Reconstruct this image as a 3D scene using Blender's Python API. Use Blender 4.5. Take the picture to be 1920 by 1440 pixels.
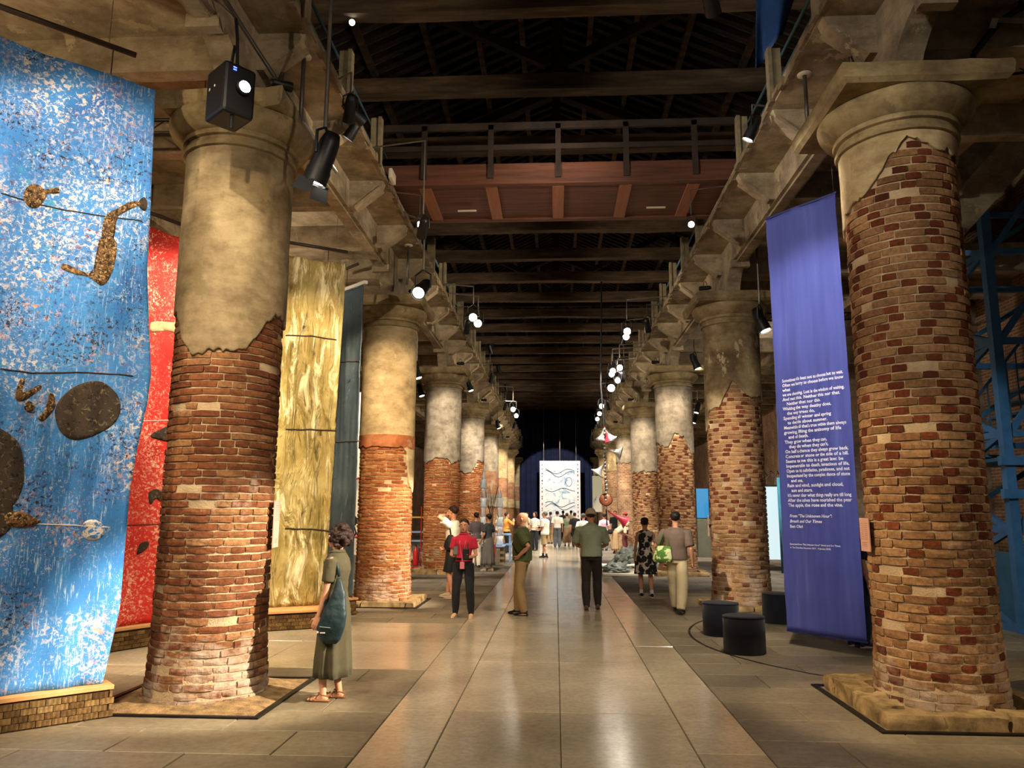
import bpy, bmesh, math, random
from mathutils import Vector, Matrix, Euler, noise as mn
sc = bpy.context.scene
for o in list(bpy.data.objects): bpy.data.objects.remove(o)
COL = sc.collection
PI = math.pi
R = math.radians
random.seed(7)
# ------------------------------------------------------------------ camera
FPX, CXP, CYP, HCAM = 1442.0, 960.0, 720.0, 1.75
VPX, VPY, ROLL = 1042.0, 960.0, -0.005
_ay = Vector(((VPX-CXP)/FPX, -(VPY-CYP)/FPX, -1.0)).normalized()      # world Y seen from the camera
_u = Vector((math.sin(ROLL), math.cos(ROLL), 0.0))
_az = (_u - _ay*_u.dot(_ay)).normalized()                              # world Z seen from the camera
_ax = _ay.cross(_az)
W2C = Matrix((( _ax.x, _ay.x, _az.x), (_ax.y, _ay.y, _az.y), (_ax.z, _ay.z, _az.z)))
C2W = W2C.transposed()
cam_d = bpy.data.cameras.new('camera'); cam = bpy.data.objects.new('camera', cam_d); COL.objects.link(cam)
cam_d.sensor_width = 36.0; cam_d.lens = FPX/1920*36.0; cam_d.clip_end = 300; cam_d.clip_start = 0.05
M4 = C2W.to_4x4(); M4.translation = Vector((0, 0, HCAM)); cam.matrix_world = M4
sc.camera = cam
def ray(u, v): return C2W @ Vector(((u-CXP)/FPX, -(v-CYP)/FPX, -1.0))
EYE = Vector((0, 0, HCAM))
def ground(u, v, z=0.0): w = ray(u, v); return EYE + w*((z-HCAM)/w.z)
def atY(u, v, Y): w = ray(u, v); return EYE + w*(Y/w.y)
def atX(u, v, X): w = ray(u, v); return EYE + w*(X/w.x)
def onplane(u, v, p, n):
    w = ray(u, v); return EYE + w*((p-EYE).dot(n)/w.dot(n))
# ------------------------------------------------------------------ world, exposure, large lights
wd = bpy.data.worlds.new('world'); sc.world = wd; wd.use_nodes = True
wd.node_tree.nodes['Background'].inputs[0].default_value = (1.0, 0.86, 0.68, 1)
wd.node_tree.nodes['Background'].inputs[1].default_value = 0.07
vs = sc.view_settings
vs.view_transform = 'Standard'; vs.look = 'None'; vs.gamma = 1.0; vs.use_curve_mapping = False
vs.exposure = 1.7
sc.cycles.use_denoising = True
sc.cycles.max_bounces = 6; sc.cycles.diffuse_bounces = 4; sc.cycles.transparent_max_bounces = 8
sc.cycles.sample_clamp_indirect = 6.0
def srgb(c):
    if isinstance(c, str):
        c = tuple(int(c[i:i+2], 16)/255 for i in (0, 2, 4))
    return tuple(((x/12.92) if x <= 0.04045 else ((x+0.055)/1.055)**2.4) for x in c) + (1.0,)
WARM = (1.0, 0.78, 0.50); WARM2 = (1.0, 0.86, 0.67); NEUT = (1.0, 0.94, 0.85); COOL = (0.80, 0.88, 1.0)
LIGHTS = []
def spot(loc, target, watts, angle=45, blend=0.35, color=WARM2, size=0.06, aim='nave'):
    """a theatre lamp's own light (its housing is built beside it further down)"""
    d = bpy.data.lights.new('spot_light', 'SPOT'); d.energy = watts; d.color = color
    d.spot_size = R(angle); d.spot_blend = blend; d.shadow_soft_size = size
    o = bpy.data.objects.new('spot_light', d); COL.objects.link(o); o.location = loc
    o.rotation_euler = (Vector(target)-Vector(loc)).to_track_quat('-Z', 'Y').to_euler()
    LIGHTS.append((Vector(loc), Vector(target), aim))
    return o
BAY = 7.6
# position, target, watts, cone, blend, colour, what the lamp is aimed at (every lamp but the added fill sits on a rail, a pole or a truss)
COLN = ['', '', '', 'orange brick column behind the walker in black shorts', 'column with the stepped plaster edge', 'fifth column of the left row', 'sixth column of the left row', 'seventh column of the left row']
CORN = ['', '', '', 'tan column behind the man with the tote', 'tan column with straight-edged plaster', 'fifth column of the right row', 'sixth column of the right row', 'seventh column of the right row']
spot((-2.75, 2.6, 6.75), (-4.3, 6.6, 2.6), 430, 66, 0.5, WARM2, aim='blue tapestry')
spot((7.4, 5.6, 6.1), (-2.75, 7.3, 0.8), 7000, 13, 0.5, WARM2, aim='lower shaft of the first brown column')
spot((-1.6, 1.0, 5.6), (-3.4, 7.2, 3.6), 420, 32, 0.6, WARM, aim='upper shaft of the first brown column')
spot((-2.5, 5.2, 6.6), (3.1, 7.4, 1.0), 1000, 26, 0.6, WARM, aim='lower shaft of the tan column')
spot((-1.7, 1.5, 6.4), (3.3, 7.3, 4.2), 260, 30, 0.7, WARM2, aim='top of the tan column')
spot((-2.75, 9.4, 6.6), (-5.4, 10.2, 2.8), 560, 66, 0.5, WARM2, aim='red tapestry')
spot((-2.5, 8.6, 6.4), (-3.9, 12.2, 2.8), 520, 60, 0.5, WARM, aim='gold tapestry')
spot((-1.9, 10.4, 5.6), (-3.3, 14.9, 3.2), 620, 44, 0.6, WARM, aim='upper shaft of the cream column')
spot((5.8, 12.0, 6.3), (-3.1, 15.0, 0.9), 5500, 15, 0.5, WARM2, aim='lower shaft of the cream column')
spot((2.5, 9.5, 6.5), (-0.5, 11.0, 0.0), 420, 75, 0.7, WARM2, aim='pale path before the man with the cap')
spot((-2.4, 9.0, 6.6), (3.3, 14.8, 2.0), 1500, 26, 0.6, WARM2, aim='flaking plaster column')
spot((1.5, 6.6, 6.3), (3.45, 10.4, 3.4), 420, 50, 0.5, NEUT, aim='blue poem banner')
for k in (3, 4, 5, 6, 7):
    spot((-2.3, k*BAY-3.4, 6.3), (-3.4, k*BAY, 2.6), 560, 60, 0.6, WARM2, aim=COLN[k])
    spot((2.4, k*BAY-3.4, 6.3), (3.5, k*BAY, 2.6), 560, 60, 0.6, WARM2, aim=CORN[k])
for y, w in ((29, 'folded sculptures'), (33, 'crowd by the horns'), (38, 'crowd before the far hanging'), (44, 'far end of the path')):
    spot((2.3, y-3, 7.4), (0.6, y, 0), 1200, 62, 0.5, NEUT, aim='floor by the '+w); spot((-2.3, y-1.6, 7.4), (-0.4, y+2, 0), 700, 62, 0.5, NEUT, aim='path by the '+w)
spot((0.0, 50.0, 9.3), (0, 60.0, 4.2), 2300, 32, 0.15, (1, 0.96, 0.9), aim='far lit hanging')
# lamps of the side aisles
spot((-5.9, 9.3, 6.3), (-4.0, 10.8, 0), 520, 60, 0.6, WARM, aim='pale cross path between the tapestries')
spot((-7.5, 12.5, 6.2), (-7.5, 16, 0), 700, 100, 0.8, WARM, aim='floor behind the tapestries'); spot((-6.5, 20, 6.2), (-6.5, 22, 0), 800, 100, 0.8, WARM2, aim='white painted backdrop'); spot((-6.5, 30, 6.2), (-6.5, 33, 0), 800, 100, 0.8, WARM2, aim='floor of the left aisle')
spot((6.5, 20, 6.2), (6.5, 23, 0), 600, 100, 0.8, NEUT, aim='teal curtain'); spot((6.5, 30, 6.2), (7.5, 33, 0), 700, 100, 0.8, WARM2, aim='ochre base'); spot((7, 42, 6.2), (8.5, 46, 1), 900, 100, 0.8, WARM, aim='brick wall of the right aisle')
spot((-6.5, 3.5, 6.2), (-6.2, 6.0, 0), 500, 100, 0.8, WARM, aim='floor beside the blue tapestry'); spot((6.5, 2.5, 6.2), (5.8, 4.5, 0), 220, 100, 0.8, WARM2, aim='floor beside the tan column')
spot((1.2, -3.0, 6.8), (1.6, 4.6, 0), 300, 34, 0.25, WARM, aim='floor at the start of the path'); spot((-1.6, -2.0, 6.6), (-1.0, 7.0, 0), 500, 50, 0.8, WARM2, aim='path beside the woman in olive as added fill')  # second lamp is unseen fill added to brighten the near path
# fill lamps added to brighten the galleries and ceilings from below
spot((-6.4, 4.2, 4.9), (-5.6, 7.0, 6.9), 120, 120, 0.8, WARM, aim='ceiling above the blue tapestry as added fill'); spot((-6.6, 12.6, 5.2), (-5.6, 13.6, 6.9), 110, 130, 0.8, WARM2, aim='ceiling above the gold tapestry as added fill'); spot((6.2, 19.5, 5.4), (5.6, 21.0, 6.9), 60, 130, 0.8, NEUT, aim='ceiling behind the banner as added fill')
for k in range(0, 7):                                                    # small fill lamps added, most of them on the capitals
    spot((-2.72, k*BAY-0.3, 6.12) if k else (-2.5, 0.6, 6.0), (3.2, k*BAY+5.0, 6.78), 330 if k < 2 else 420, 66, 0.7, NEUT if k < 2 else WARM2, aim='underside of the right gallery')
    spot((2.86, k*BAY-0.3, 6.12) if k else (2.5, 0.6, 6.0), (-3.1, k*BAY+5.0, 6.78), 230 if k < 1 else 420, 66, 0.7, WARM2, aim='underside of the left gallery')
# ------------------------------------------------------------------ helpers
def thing(name, label, cat, loc=(0, 0, 0), rotz=0.0, group=None):
    o = bpy.data.objects.new(name, None); COL.objects.link(o); o.empty_display_size = 0.1
    o.location = loc; o.rotation_euler = (0, 0, rotz); o['label'] = label; o['category'] = cat
    if group: o['group'] = group
    return o
def tag(o, label, cat, group=None):
    o['label'] = label; o['category'] = cat
    if group: o['group'] = group
    return o
def structure(o, label=None):
    o['kind'] = 'structure'
    if label: o['label'] = label
    return o
def link_mesh(name, me, m=None, parent=None):
    o = bpy.data.objects.new(name, me); COL.objects.link(o)
    if m is not None and not me.materials: me.materials.append(m)
    if parent is not None: o.parent = parent
    return o
class MB:
    def __init__(s): s.v = []; s.f = []
    def add(s, vs, fs):
        b = len(s.v); s.v += [tuple(x) for x in vs]; s.f += [tuple(i+b for i in q) for q in fs]; return s
    def box(s, c, d, rot=None):
        hx, hy, hz = d[0]/2, d[1]/2, d[2]/2
        vs = [Vector((x, y, z)) for x in (-hx, hx) for y in (-hy, hy) for z in (-hz, hz)]
        if rot is not None: vs = [rot @ q for q in vs]
        c = Vector(c); vs = [q+c for q in vs]
        return s.add(vs, [(0,1,3,2),(4,6,7,5),(0,4,5,1),(2,3,7,6),(0,2,6,4),(1,5,7,3)])
    def span(s, a, b, w, h, up=(0, 0, 1)):
        """box bar from a to b, w wide and h high"""
        a, b = Vector(a), Vector(b); y = (b-a); L = y.length; y = y.normalized(); u = Vector(up)
        if abs(y.dot(u)) > 0.99: u = Vector((1, 0, 0))
        x = y.cross(u).normalized(); z = x.cross(y)
        m = Matrix((x, y, z)).transposed()
        return s.box((a+b)/2, (w, L, h), m)
    def tube(s, pts, r, n=8, cap=True):
        pts = [Vector(p) for p in pts]; k = len(pts); rs = r if isinstance(r, (list, tuple)) else [r]*k
        base = len(s.v); prev = None
        for i, p in enumerate(pts):
            t = (pts[min(i+1, k-1)]-pts[max(i-1, 0)]).normalized()
            if prev is None:
                u = Vector((0, 0, 1)) if abs(t.z) < 0.9 else Vector((1, 0, 0))
                x = t.cross(u).normalized()
            else:
                x = (prev - t*prev.dot(t)).normalized()
            prev = x; y = t.cross(x)
            for j in range(n):
                a = 2*PI*j/n; s.v.append(tuple(p + (x*math.cos(a)+y*math.sin(a))*rs[i]))
        for i in range(k-1):
            for j in range(n):
                a = base+i*n+j; b = base+i*n+(j+1) % n; s.f.append((a, b, b+n, a+n))
        if cap:
            s.f.append(tuple(base+j for j in reversed(range(n)))); s.f.append(tuple(base+(k-1)*n+j for j in range(n)))
        return s
    def ell(s, rings, n=16, cap=True):
        """loft of ellipses: rings = (center, rx vector, ry vector)"""
        base = len(s.v); k = len(rings)
        for c, x, y in rings:
            c, x, y = Vector(c), Vector(x), Vector(y)
            for j in range(n):
                a = 2*PI*j/n; s.v.append(tuple(c+x*math.cos(a)+y*math.sin(a)))
        for i in range(k-1):
            for j in range(n):
                a = base+i*n+j; b = base+i*n+(j+1) % n; s.f.append((a, b, b+n, a+n))
        if cap:
            s.f.append(tuple(base+j for j in reversed(range(n)))); s.f.append(tuple(base+(k-1)*n+j for j in range(n)))
        return s
    def lathe(s, prof, n=32, c=(0, 0, 0), cap=True, jit=0.0, seed=0):
        base = len(s.v); k = len(prof); rr = random.Random(seed)
        for r, z in prof:
            for j in range(n):
                a = 2*PI*j/n; q = r*(1+rr.uniform(-jit, jit)); s.v.append((c[0]+q*math.cos(a), c[1]+q*math.sin(a), c[2]+z))
        for i in range(k-1):
            for j in range(n):
                a = base+i*n+j; b = base+i*n+(j+1) % n; s.f.append((a, b, b+n, a+n))
        if cap:
            s.f.append(tuple(base+j for j in reversed(range(n)))); s.f.append(tuple(base+(k-1)*n+j for j in range(n)))
        return s
    def prism(s, poly, a, b):
        """extrude 2D poly; a and b map (p,q) to 3D for the two ends"""
        n = len(poly); vs = [a(*p) for p in poly]+[b(*p) for p in poly]
        return s.add(vs, [tuple(reversed(range(n))), tuple(range(n, 2*n))]+[(i, (i+1) % n, n+(i+1) % n, n+i) for i in range(n)])
    def sphere(s, c, r, n=12, m=8):
        r = r if isinstance(r, (list, tuple)) else (r, r, r); c = Vector(c)
        rings = []
        for i in range(1, m):
            t = PI*i/m; rings.append(((c.x, c.y, c.z-r[2]*math.cos(t)), (r[0]*math.sin(t), 0, 0), (0, r[1]*math.sin(t), 0)))
        base = len(s.v); s.ell(rings, n, cap=False); k = m-1
        s.v.append((c.x, c.y, c.z-r[2])); s.v.append((c.x, c.y, c.z+r[2])); lo = len(s.v)-2
        for j in range(n):
            s.f.append((lo, base+(j+1) % n, base+j)); s.f.append((lo+1, base+(k-1)*n+j, base+(k-1)*n+(j+1) % n))
        return s
    def mesh(s, name, smooth=False, fix=True):
        me = bpy.data.meshes.new(name); me.from_pydata(s.v, [], s.f)
        if fix:
            bm = bmesh.new(); bm.from_mesh(me); bmesh.ops.recalc_face_normals(bm, faces=bm.faces); bm.to_mesh(me); bm.free()
        if smooth: me.polygons.foreach_set('use_smooth', [True]*len(me.polygons))
        me.update(); return me
    def build(s, name, m, parent=None, smooth=False, bevel=0.0, fix=True):
        me = s.mesh(name, smooth, fix); o = link_mesh(name, me, m, parent)
        if bevel:
            b = o.modifiers.new('bevel', 'BEVEL'); b.width = bevel; b.segments = 2; b.limit_method = 'ANGLE'; b.angle_limit = R(40)
        return o
def auto(o, ang=40):
    me = o.data
    me.polygons.foreach_set('use_smooth', [True]*len(me.polygons))
    e = o.modifiers.new('split', 'EDGE_SPLIT'); e.split_angle = R(ang)
    return o
# ------------------------------------------------------------------ materials
MATS = {}
def newmat(name):
    m = bpy.data.materials.new(name); m.use_nodes = True; nt = m.node_tree
    for n in list(nt.nodes): nt.nodes.remove(n)
    out = nt.nodes.new('ShaderNodeOutputMaterial'); b = nt.nodes.new('ShaderNodeBsdfPrincipled')
    nt.links.new(b.outputs[0], out.inputs[0]); MATS[name] = m
    return m, nt, b, out
def ramp(nt, stops, interp='LINEAR'):
    r = nt.nodes.new('ShaderNodeValToRGB'); cr = r.color_ramp; cr.interpolation = interp
    while len(cr.elements) > 1: cr.elements.remove(cr.elements[-1])
    for i, (p, c) in enumerate(stops):
        if i: e = cr.elements.new(p)
        else: e = cr.elements[0]; e.position = p
        e.color = srgb(c) if not (isinstance(c, tuple) and len(c) == 4) else c
    return r
def nz(nt, vec, scale, detail=5, rough=0.6, dist=0.0):
    n = nt.nodes.new('ShaderNodeTexNoise'); n.inputs['Scale'].default_value = scale; n.inputs['Detail'].default_value = detail
    n.inputs['Roughness'].default_value = rough; n.inputs['Distortion'].default_value = dist
    if vec is not None: nt.links.new(vec, n.inputs['Vector'])
    return n
def coord(nt, kind='world', scale=(1, 1, 1)):
    if kind == 'world':
        g = nt.nodes.new('ShaderNodeNewGeometry'); v = g.outputs['Position']
    else:
        g = nt.nodes.new('ShaderNodeTexCoord'); v = g.outputs[{'object': 'Object', 'uv': 'UV', 'gen': 'Generated'}[kind]]
    if scale != (1, 1, 1):
        mp = nt.nodes.new('ShaderNodeMapping'); mp.inputs['Scale'].default_value = scale; nt.links.new(v, mp.inputs['Vector']); v = mp.outputs[0]
    return v
def mixc(nt, fac, a, b, mode='MIX'):
    m = nt.nodes.new('ShaderNodeMix'); m.data_type = 'RGBA'; m.blend_type = mode
    for inp, x in ((m.inputs[0], fac), (m.inputs[6], a), (m.inputs[7], b)):
        if isinstance(x, bpy.types.NodeSocket): nt.links.new(x, inp)
        elif isinstance(x, (int, float)): inp.default_value = x
        else: inp.default_value = srgb(x)
    return m.outputs[2]
def bump(nt, b, height, strength=0.3, dist=0.02):
    n = nt.nodes.new('ShaderNodeBump'); n.inputs['Strength'].default_value = strength; n.inputs['Distance'].default_value = dist
    nt.links.new(height, n.inputs['Height']); nt.links.new(n.outputs[0], b.inputs['Normal'])
def mat(name, cols, rough=0.8, scale=3.0, bs=0.25, bscale=40, metal=0.0, kind='world', stretch=(1, 1, 1), spec=0.3, detail=6, bd=0.01, sheen=0.0):
    if name in MATS: return MATS[name]
    m, nt, b, out = newmat(name)
    b.inputs['Roughness'].default_value = rough; b.inputs['Metallic'].default_value = metal
    b.inputs['Specular IOR Level'].default_value = spec; b.inputs['Sheen Weight'].default_value = sheen
    if isinstance(cols, str): cols = [(0, cols)]
    v = coord(nt, kind, stretch)
    if len(cols) == 1: b.inputs['Base Color'].default_value = srgb(cols[0][1])
    else:
        n = nz(nt, v, scale, detail); r = ramp(nt, cols); nt.links.new(n.outputs[0], r.inputs[0]); nt.links.new(r.outputs[0], b.inputs['Base Color'])
    if bs:
        n2 = nz(nt, v, bscale, 4); bump(nt, b, n2.outputs[0], bs, bd)
    return m
def emis(name, col, strength):
    if name in MATS: return MATS[name]
    m, nt, b, out = newmat(name)
    b.inputs['Base Color'].default_value = (0, 0, 0, 1)
    b.inputs['Emission Color'].default_value = srgb(col); b.inputs['Emission Strength'].default_value = strength
    return m
def brickmat(name, stops, salt=0.5, seed=0.0, saltz=1.6):
    m, nt, b, out = newmat(name); b.inputs['Roughness'].default_value = 0.92; b.inputs['Specular IOR Level'].default_value = 0.15
    oi = nt.nodes.new('ShaderNodeObjectInfo'); g = nt.nodes.new('ShaderNodeNewGeometry')
    a = nt.nodes.new('ShaderNodeMath'); a.operation = 'ADD'; nt.links.new(oi.outputs['Random'], a.inputs[0]); nt.links.new(g.outputs['Random Per Island'], a.inputs[1])
    fr = nt.nodes.new('ShaderNodeMath'); fr.operation = 'FRACT'; nt.links.new(a.outputs[0], fr.inputs[0])
    r = ramp(nt, stops); nt.links.new(fr.outputs[0], r.inputs[0])
    v = g.outputs['Position']
    n1 = nz(nt, v, 1.6, 6); r1 = ramp(nt, [(0.3, (0.62, 0.58, 0.55)), (0.7, (1, 1, 1))]); nt.links.new(n1.outputs[0], r1.inputs[0])
    c = mixc(nt, 0.8, r.outputs[0], r1.outputs[0], 'MULTIPLY')
    n2 = nz(nt, v, 26, 6, 0.7); r2 = ramp(nt, [(0.30, (0.55, 0.5, 0.47)), (0.6, (1, 1, 1))]); nt.links.new(n2.outputs[0], r2.inputs[0])
    c = mixc(nt, 0.7, c, r2.outputs[0], 'MULTIPLY')
    # pale mortar wash and lime bloom: patches with a shape of their own, most of them low on the shaft
    n3 = nz(nt, v, 2.3, 7, 0.68); sx = nt.nodes.new('ShaderNodeSeparateXYZ'); nt.links.new(v, sx.inputs[0])
    mr = nt.nodes.new('ShaderNodeMapRange'); mr.inputs[1].default_value = 0.2; mr.inputs[2].default_value = saltz; mr.inputs[3].default_value = 0.10; mr.inputs[4].default_value = -0.07; nt.links.new(sx.outputs[2], mr.inputs[0])
    ad = nt.nodes.new('ShaderNodeMath'); ad.operation = 'ADD'; nt.links.new(n3.outputs[0], ad.inputs[0]); nt.links.new(mr.outputs[0], ad.inputs[1])
    r3 = ramp(nt, [(0.56, (0, 0, 0)), (0.70, (1, 1, 1))]); nt.links.new(ad.outputs[0], r3.inputs[0])
    ml = nt.nodes.new('ShaderNodeMath'); ml.operation = 'MULTIPLY'; ml.inputs[1].default_value = salt; nt.links.new(r3.outputs[0], ml.inputs[0])
    c = mixc(nt, ml.outputs[0], c, 'b5a390')
    nt.links.new(c, b.inputs['Base Color'])
    n4 = nz(nt, v, 55, 6, 0.7); bump(nt, b, n4.outputs[0], 0.75, 0.012)
    return m
def plastermat(name, base, dark, light, scale=1.4, patch='8a7a64'):
    m, nt, b, out = newmat(name); b.inputs['Roughness'].default_value = 0.9; b.inputs['Specular IOR Level'].default_value = 0.15
    v = coord(nt, 'world', (1, 1, 0.6))
    n1 = nz(nt, v, scale, 8, 0.62, 0.3); r1 = ramp(nt, [(0.30, dark), (0.52, base), (0.72, light)]); nt.links.new(n1.outputs[0], r1.inputs[0])
    v2 = coord(nt, 'world', (1, 1, 1.9)); n2 = nz(nt, v2, 2.6, 8, 0.7); r2 = ramp(nt, [(0.36, (0.55, 0.5, 0.45)), (0.6, (1, 1, 1))]); nt.links.new(n2.outputs[0], r2.inputs[0])
    c = mixc(nt, 0.6, r1.outputs[0], r2.outputs[0], 'MULTIPLY')
    n3 = nz(nt, v, 3.1, 9, 0.66); r3 = ramp(nt, [(0.60, (0, 0, 0)), (0.625, (1, 1, 1))]); nt.links.new(n3.outputs[0], r3.inputs[0])
    c = mixc(nt, r3.outputs[0], c, patch)
    nt.links.new(c, b.inputs['Base Color'])
    n4 = nz(nt, coord(nt), 30, 7, 0.7); bump(nt, b, n4.outputs[0], 0.4, 0.015)
    return m
# ------------------------------------------------------------------ surfaces
concrete = plastermat('concrete', '9c8b70', '6d5f4b', 'b5a486', 1.1, 'a39274')
concrete_dark = plastermat('concrete_weathered', '857459', '54473a', '9c8a6c', 1.6, '6f5f4a')
timber = mat('old_timber', [(0.25, '2a1f17'), (0.55, '54412f'), (0.8, '7a654c')], 0.85, 2.0, 0.5, 30, stretch=(0.5, 3, 3))
timber_dark = mat('dark_timber', [(0.3, '1c1512'), (0.6, '34271e'), (0.85, '4c3a2b')], 0.85, 2.0, 0.4, 30)
deck_m = mat('roof_tiles_underside', [(0.3, '3a332b'), (0.55, '6b6152'), (0.8, '8d8270')], 0.9, 3.0, 0.3, 20)
redwood = mat('red_brown_boards', [(0.25, '40241a'), (0.55, '5c3625'), (0.8, '6e4430')], 0.7, 2.5, 0.25, 60, stretch=(0.4, 6, 6))
redwood_l = mat('orange_battens', [(0.25, '7d4c31'), (0.8, '986242')], 0.7, 3, 0.2, 60, stretch=(6, 0.5, 6))
def pathmat():
    m, nt, b, out = newmat('path_slabs'); v = coord(nt)
    n = nz(nt, v, 1.3, 7, 0.6); r = ramp(nt, [(0.3, 'a1937b'), (0.55, 'b3a58b'), (0.75, 'bfb297')]); nt.links.new(n.outputs[0], r.inputs[0])
    n2 = nz(nt, v, 18, 6, 0.7); r2 = ramp(nt, [(0.3, (0.86, 0.86, 0.86)), (0.6, (1, 1, 1))]); nt.links.new(n2.outputs[0], r2.inputs[0])
    oi = nt.nodes.new('ShaderNodeObjectInfo'); r4 = ramp(nt, [(0, (0.9, 0.9, 0.9)), (1, (1, 1, 1))]); nt.links.new(oi.outputs['Random'], r4.inputs[0])
    c = mixc(nt, 1.0, r.outputs[0], r2.outputs[0], 'MULTIPLY'); c = mixc(nt, 1.0, c, r4.outputs[0], 'MULTIPLY'); nt.links.new(c, b.inputs['Base Color'])
    r3 = ramp(nt, [(0.3, (0.5, 0.5, 0.5)), (0.7, (0.38, 0.38, 0.38))]); nt.links.new(n2.outputs[0], r3.inputs[0]); nt.links.new(r3.outputs[0], b.inputs['Roughness'])
    b.inputs['Specular IOR Level'].default_value = 0.5
    n3 = nz(nt, v, 9, 6, 0.65); bump(nt, b, n3.outputs[0], 0.06, 0.02)
    return m
path_m = pathmat()
def stonemat():
    m, nt, b, out = newmat('grey_paving_stone'); v = coord(nt)
    n = nz(nt, v, 1.1, 7, 0.6); r = ramp(nt, [(0.3, '6e614b'), (0.55, '86785f'), (0.78, '9b8d73')]); nt.links.new(n.outputs[0], r.inputs[0])
    n2 = nz(nt, v, 14, 7, 0.7); r2 = ramp(nt, [(0.3, (0.78, 0.78, 0.78)), (0.62, (1, 1, 1))]); nt.links.new(n2.outputs[0], r2.inputs[0])
    oi = nt.nodes.new('ShaderNodeObjectInfo'); r4 = ramp(nt, [(0, (0.86, 0.86, 0.86)), (1, (1, 1, 1))]); nt.links.new(oi.outputs['Random'], r4.inputs[0])
    c = mixc(nt, 1.0, r.outputs[0], r2.outputs[0], 'MULTIPLY'); c = mixc(nt, 1.0, c, r4.outputs[0], 'MULTIPLY'); nt.links.new(c, b.inputs['Base Color'])
    b.inputs['Roughness'].default_value = 0.55
    n3 = nz(nt, v, 12, 7, 0.7); bump(nt, b, n3.outputs[0], 0.12, 0.02)
    return m
stone_m = stonemat()
def bricktex(name, c1, c2, mortar, kind='world', scale=1.0, stretch=(1, 1, 1), swap=None, bw=0.26, rh=0.075):
    m, nt, b, out = newmat(name); b.inputs['Roughness'].default_value = 0.9
    v = coord(nt, kind, stretch)
    if swap:
        s = nt.nodes.new('ShaderNodeSeparateXYZ'); cb = nt.nodes.new('ShaderNodeCombineXYZ'); nt.links.new(v, s.inputs[0])
        for i, k in enumerate(swap): nt.links.new(s.outputs['XYZ'.index(k)], cb.inputs[i])
        v = cb.outputs[0]
    t = nt.nodes.new('ShaderNodeTexBrick'); nt.links.new(v, t.inputs['Vector']); t.inputs['Scale'].default_value = scale
    t.inputs['Color1'].default_value = srgb(c1); t.inputs['Color2'].default_value = srgb(c2); t.inputs['Mortar'].default_value = srgb(mortar)
    t.inputs['Mortar Size'].default_value = 0.012; t.inputs['Brick Width'].default_value = bw; t.inputs['Row Height'].default_value = rh
    n = nz(nt, coord(nt), 1.5, 6); r = ramp(nt, [(0.3, (0.6, 0.57, 0.53)), (0.65, (1, 1, 1))]); nt.links.new(n.outputs[0], r.inputs[0])
    nt.links.new(mixc(nt, 0.9, t.outputs[0], r.outputs[0], 'MULTIPLY'), b.inputs['Base Color'])
    bump(nt, b, t.outputs['Fac'], -0.5, 0.01)
    return m
wallbrick = bricktex('wall_bricks', '93694a', '7c563d', 'a58e72', swap='YZX')
wallbrick_x = bricktex('end_wall_bricks', '93694a', '7c563d', 'a58e72', swap='XZY')
stonefar = bricktex('far_paving', '7c7365', '6a6256', '4d463c', swap='XYZ', bw=1.4, rh=0.7)
joint_m = mat('dark_joint', [(0.3, '2a251f'), (0.7, '3d362d')], 0.95, 4, 0)
navy_wall = mat('navy_wall', [(0.3, '0b0d16'), (0.7, '131724')], 0.9, 2, 0.1, 20)
steel_dark = mat('dark_steel', [(0.3, '1d1b19'), (0.7, '2e2a26')], 0.5, 5, 0.1, 40, metal=0.7)
# ------------------------------------------------------------------ floor
XL, XR, NC = -3.36, 3.50, 0.07
BAY = 7.6
CAPZ = 5.95
floor = MB().box((0, 28, -0.06), (21, 82, 0.08)).build('floor', joint_m); structure(floor, 'grey stone floor with a pale smooth path down the middle')
_slabs = {}
def slab(x0, x1, y0, y1, m, name, gap=0.004, t=0.02):
    key = (name, round(x1-x0, 3), round(y1-y0, 3))
    if key not in _slabs:
        a, b = (x1-x0)/2-gap, (y1-y0)/2-gap; e = 0.006
        mb = MB(); mb.add([(-a, -b, -t), (a, -b, -t), (a, b, -t), (-a, b, -t), (-a, -b, -e), (a, -b, -e), (a, b, -e), (-a, b, -e),
                           (-a+e, -b+e, 0), (a-e, -b+e, 0), (a-e, b-e, 0), (-a+e, b-e, 0)],
                          [(0, 1, 5, 4), (1, 2, 6, 5), (2, 3, 7, 6), (3, 0, 4, 7), (4, 5, 9, 8), (5, 6, 10, 9), (6, 7, 11, 10), (7, 4, 8, 11), (8, 9, 10, 11)])
        me = mb.mesh(name, fix=False); me.materials.append(m); _slabs[key] = me
    o = link_mesh(name, _slabs[key], None, floor); o.location = ((x0+x1)/2, (y0+y1)/2, 0.0)
    return o
PX = [-1.46, -0.92, 0.03, 1.03, 1.54]
rs = random.Random(3)
for i in range(4):
    y = -2.0 - [0.0, 0.0, 0.0, 1.1][i]
    while y < 62:
        L = [2.30, 2.30, 2.30, 2.30][i]
        slab(PX[i], PX[i+1], y, y+L, path_m, 'path_slab', 0.003); y += L
BR0, BR1 = 8.95, 12.55                                  # the pale cross path to the left
for k in range(4):
    for j in range(2):
        slab(-9.46+2*k, -7.46+2*k, BR0+j*1.8, BR0+(j+1)*1.8, path_m, 'path_slab', 0.003)
def stone_rows(xa, xb, ya, yb, w=1.25, d=0.62):
    y = ya; r = 0
    while y < yb-0.05:
        y2 = min(y+d, yb); x = xa - (w*0.5 if r % 2 else 0)
        while x < xb-0.02:
            x0 = max(x, xa); x1 = min(x+w, xb)
            if x1-x0 > 0.05: slab(x0, x1, y, y2, stone_m, 'paving_stone')
            x += w
        y = y2; r += 1
stone_rows(-7.71, -1.46, 2.75, BR0)
stone_rows(-7.71, -1.46, BR1, 17.51)
stone_rows(1.54, 7.79, 2.75, 17.63)
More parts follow.
